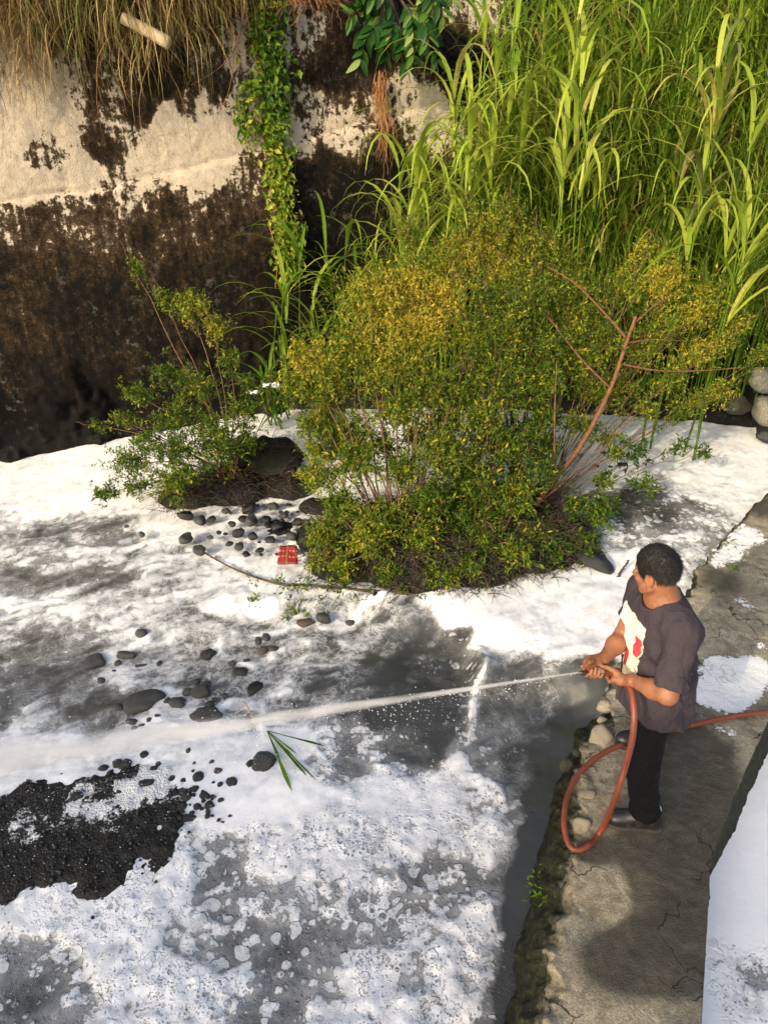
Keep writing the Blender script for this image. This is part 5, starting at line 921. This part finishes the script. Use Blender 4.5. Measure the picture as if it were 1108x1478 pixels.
# trousers
Q_ = Sdf(V3(1.10, 2.3, .03), V3(1.72, 3.16, .92), .006)
Q_.op(torso(-.022, 0, .72, .90), V3(1.1, 2.4, .7), V3(1.6, 2.9, .92), .03); Q_.ell((1.34, 2.665, .79), (.105, .135, .11), k=.03)
for a_, b_, c_ in ((HipL, KnL, AnL), (HipR, KnR, AnR)):
    Q_.cone(a_, b_, .086, .078, .025); Q_.cone(b_, c_+V3(0, 0, .02), .078, .076, .03, clip=lambda P, c_=c_: c_[2]+.030-P[..., 2]+.01*np.sin(P[..., 0]*40))
sl_, P = Q_.box(Q_.lo, Q_.lo+Q_.n*Q_.vox); Q_.a[sl_] -= (fbm(P, 7, 3, .5, 17)*.012+.006*np.sin(P[..., 2]*60+fbm(P, 6, 2, .5, 3)*6)*(np.exp(-((P[..., 2]-.14)/.10)**2)+.5*np.exp(-((P[..., 2]-.45)/.08)**2))).astype(np.float32)
for c_ in (AnL, AnR): Q_.cone(c_-V3(0, 0, .05), c_+V3(0, 0, .075), .060, .060, .004, 'sub')
Vq, Fq_ = Q_.poly(); sub('trousers', Vq, Fq_, TRO, person)
# shoes
def shoe(heel, toe):
    t = toe-heel; L = np.linalg.norm(t); fx = t/L; fy = np.array([-fx[1], fx[0], 0]); G = lambda x, y, z: heel+fx*x*L/.28+fy*y+V3(0, 0, z); FR = np.stack([fx, fy, V3(0, 0, 1)])
    X = Sdf(G(.14, 0, .07)-.19, G(.14, 0, .07)+.19, .004)
    X.ell(G(.215, 0, .044), (.066, .048, .042), FR, .02); X.ell(G(.13, 0, .056), (.09, .044, .050), FR, .02); X.ell(G(.055, 0, .055), (.052, .040, .050), FR, .02); X.cone(G(.06, 0, .06), G(.06, 0, .105), .044, .046, .02); X.cone(G(.10, 0, .075), G(.20, 0, .045), .036, .032, .02)
    X.cone(G(.06, 0, .10), G(.06, 0, .16), .038, .040, .004, 'sub'); sl_, P = X.box(X.lo, X.lo+X.n*X.vox); X.a[sl_] = np.maximum(X.a[sl_], .012-P[..., 2]); V, F = X.poly(); sh = sub('shoe', V, F, ml.m, person)
    Y_ = Sdf(G(.14, 0, .01)-V3(.2, .2, .03), G(.14, 0, .01)+V3(.2, .2, .04), .004)
    def slab(P):
        q = (P-heel)@FR.T; x = q[..., 0]*.28/L; hw = np.interp(x, [-.01, .03, .09, .14, .20, .25, .285], [.024, .038, .037, .040, .049, .042, .010]); d = np.abs(q[..., 1]-.004)-hw; dx_ = np.maximum(-.004-x, x-.284); return np.maximum(np.maximum(np.maximum(d, dx_), P[..., 2]-.024), .001-P[..., 2])
    Y_.op(slab, heel-.35, heel+.35, .002); V, F = Y_.poly(); sub('sole', V, F, ms.m, sh)
    for x_ in (.115, .165):
        a = np.linspace(-1.45, 1.45, 16); rx = .044 if x_ < .14 else .042; P = np.array([G(x_+.012*math.cos(b), math.sin(b)*(rx+.004), .030+math.cos(b)*(.064 if x_ < .14 else .048)) for b in a]); sd = np.repeat((fx*.013)[None], 16, 0); V, F = ribbons(P[None], sd[None], .0); N_ = unit(P-np.array([G(x_, 0, .03)])); V2_ = np.vstack([V, V+np.repeat(N_, 3, 0)*.003]); F2_ = np.vstack([F, F+len(V)]); sub('strap', V2_, F2_, ml.m, sh)
    V, F = tube(np.array([G(.06, 0, .085), G(.06, 0, .150)]), .043, 16); sub('sock', V, F, mk.m, sh)
shoe(V3(1.435, 2.455, .004), V3(1.155, 2.498, .004)); shoe(V3(1.625, 3.03, .004), V3(1.350, 3.012, .004))

# ------------------------------------------------------------------ hose, nozzle and water jet
mr = M('orange_hose'); nr = mr.noise(30, 4, .7); mr.set(Base_Color=mr.mix(nr, (.105, .022, .009), (.24, .055, .021)), Roughness=mr.rng(nr, .3, .7, .35, .65), Normal=mr.bump(mr.noise(90, 3, .6), .0015, .5))
hose = empty('garden_hose', on_z(830, 1225, .01), 'orange brown hose looped on the wall beside the feet of the man', 'hose')
hp = [NZ-HX*.055, HR, HL, on_y(902, 980, 2.54), on_y(911, 1000, 2.46), on_y(914.5, 1030, 2.385), on_y(912, 1065, 2.33), on_y(902, 1105, 2.30), on_y(888, 1150, 2.27), on_z(868, 1197, .035), on_z(846, 1222, .022), on_z(826, 1225, .02), on_z(816, 1205, .02), on_z(814, 1175, .02), on_z(822, 1140, .02), on_z(843, 1108, .03), on_z(872, 1086, .03), on_z(905, 1072, .03), on_z(945, 1060, .022), on_z(985, 1050, .02), on_z(1040, 1037, .02), on_z(1085, 1030, .025), on_z(1130, 1026, .015), on_z(1180, 1025, -.06), on_z(1260, 1030, -.2)]
Ph = spline(np.array(hp), 320); V, F = tube(Ph, .0148, 12); sub('tube', V, F, mr.m, hose)
mm_ = M('brass_nozzle'); mm_.set(Base_Color=(.10, .09, .075), Metallic=.8, Roughness=.35); mb = M('pale_brass'); mb.set(Base_Color=(.55, .50, .36), Metallic=.5, Roughness=.4)
P = np.array([NZ-HX*(.066-.066*q) for q in np.linspace(0, 1, 10)]); V, F = tube(P+HX*.0, [.0165, .017, .017, .0145, .012, .012, .0125, .0125, .0095, .0075], 14); nz = sub('nozzle', V, F, mm_.m, hose)
V, F = tube(np.array([HR-HX*.046, HR-HX*.012]), [.0185, .0175], 14); sub('collar', V, F, mb.m, nz)
# the jet: a spreading cone of droplets
JE = on_y(-150, 1118, 2.46); jd = JE-NZ; JL = np.linalg.norm(jd); JR = lambda t: .0045+.014*t+.0072*t*t
mj = M('water_spray'); mj.t.nodes.remove(mj.p); co = mj.co(); sx = mj.n('SeparateXYZ'); mj.put(sx.inputs[0], co); x_, y_, z_ = sx.outputs
Rn = mj.math('ADD', .0045, mj.math('ADD', mj.math('MULTIPLY', x_, .014), mj.math('MULTIPLY', mj.math('MULTIPLY', x_, x_), .0072)))
rn = mj.math('DIVIDE', mj.math('SQRT', mj.math('ADD', mj.math('MULTIPLY', y_, y_), mj.math('MULTIPLY', z_, z_))), Rn); fall = mj.math('POWER', mj.math('MAXIMUM', mj.math('SUBTRACT', 1., mj.math('MULTIPLY', rn, rn)), 0.), 1.6)
mp = mj.n('Mapping'); mj.put(mp.inputs[0], co); mp.inputs['Scale'].default_value = (2.5, 16, 16); nz_ = mj.rng(mj.noise(1.2, 5, .65, mp.outputs[0]), .32, .68, .12, 1.7)
den = mj.math('MULTIPLY', mj.math('MULTIPLY', mj.math('DIVIDE', 1.0, Rn), fall), nz_); vs = mj.n('VolumeScatter', i_Color=(.97, .975, .98, 1), i_Density=den, i_Anisotropy=.1); mj.t.links.new(vs.outputs[0], mj.out.inputs['Volume'])
tq = np.linspace(0, JL, 30); V, F = tube(np.stack([tq, 0*tq, 0*tq], 1), JR(tq), 20); jo = link('water_jet', mesh('water_jet', V, F), mj.m, None, NZ); jo.rotation_euler = Vector(jd).to_track_quat('X', 'Z').to_euler(); tag(jo, 'white jet of water spraying from the nozzle across the river', 'water jet')
r = np.random.default_rng(101); n = 2600; V0, F0 = ico(1); td = JL*r.random(n)**.7; a = r.uniform(0, 6.28, n); rr_ = JR(td)*(np.abs(r.normal(0, 1.1, n))+.25); e1 = unit(np.cross(jd, [0, 0, 1])); e2 = np.cross(e1, jd/JL)
Pd = NZ+np.outer(td, jd/JL)+e1*(np.cos(a)*rr_)[:, None]+e2*(np.sin(a)*rr_)[:, None]; Pd[:, 2] -= r.random(n)**3*.35*td; sz = .0008+.0016*r.random(n)**3
md = M('water_drop'); md.set(Base_Color=(.8, .81, .82), Roughness=.25); o = link('spray_droplets', mesh('spray_droplets', (V0[None]*np.array([1.6, 1, 1])*sz[:, None, None]+Pd[:, None]).reshape(-1, 3), (F0[None]+np.arange(n)[:, None, None]*len(V0)).reshape(-1, 3)), md.m); tag(o, 'fine droplets breaking away from the water jet', kind='stuff')
S.cycles.volume_step_rate = .03; S.cycles.volume_max_steps = 256
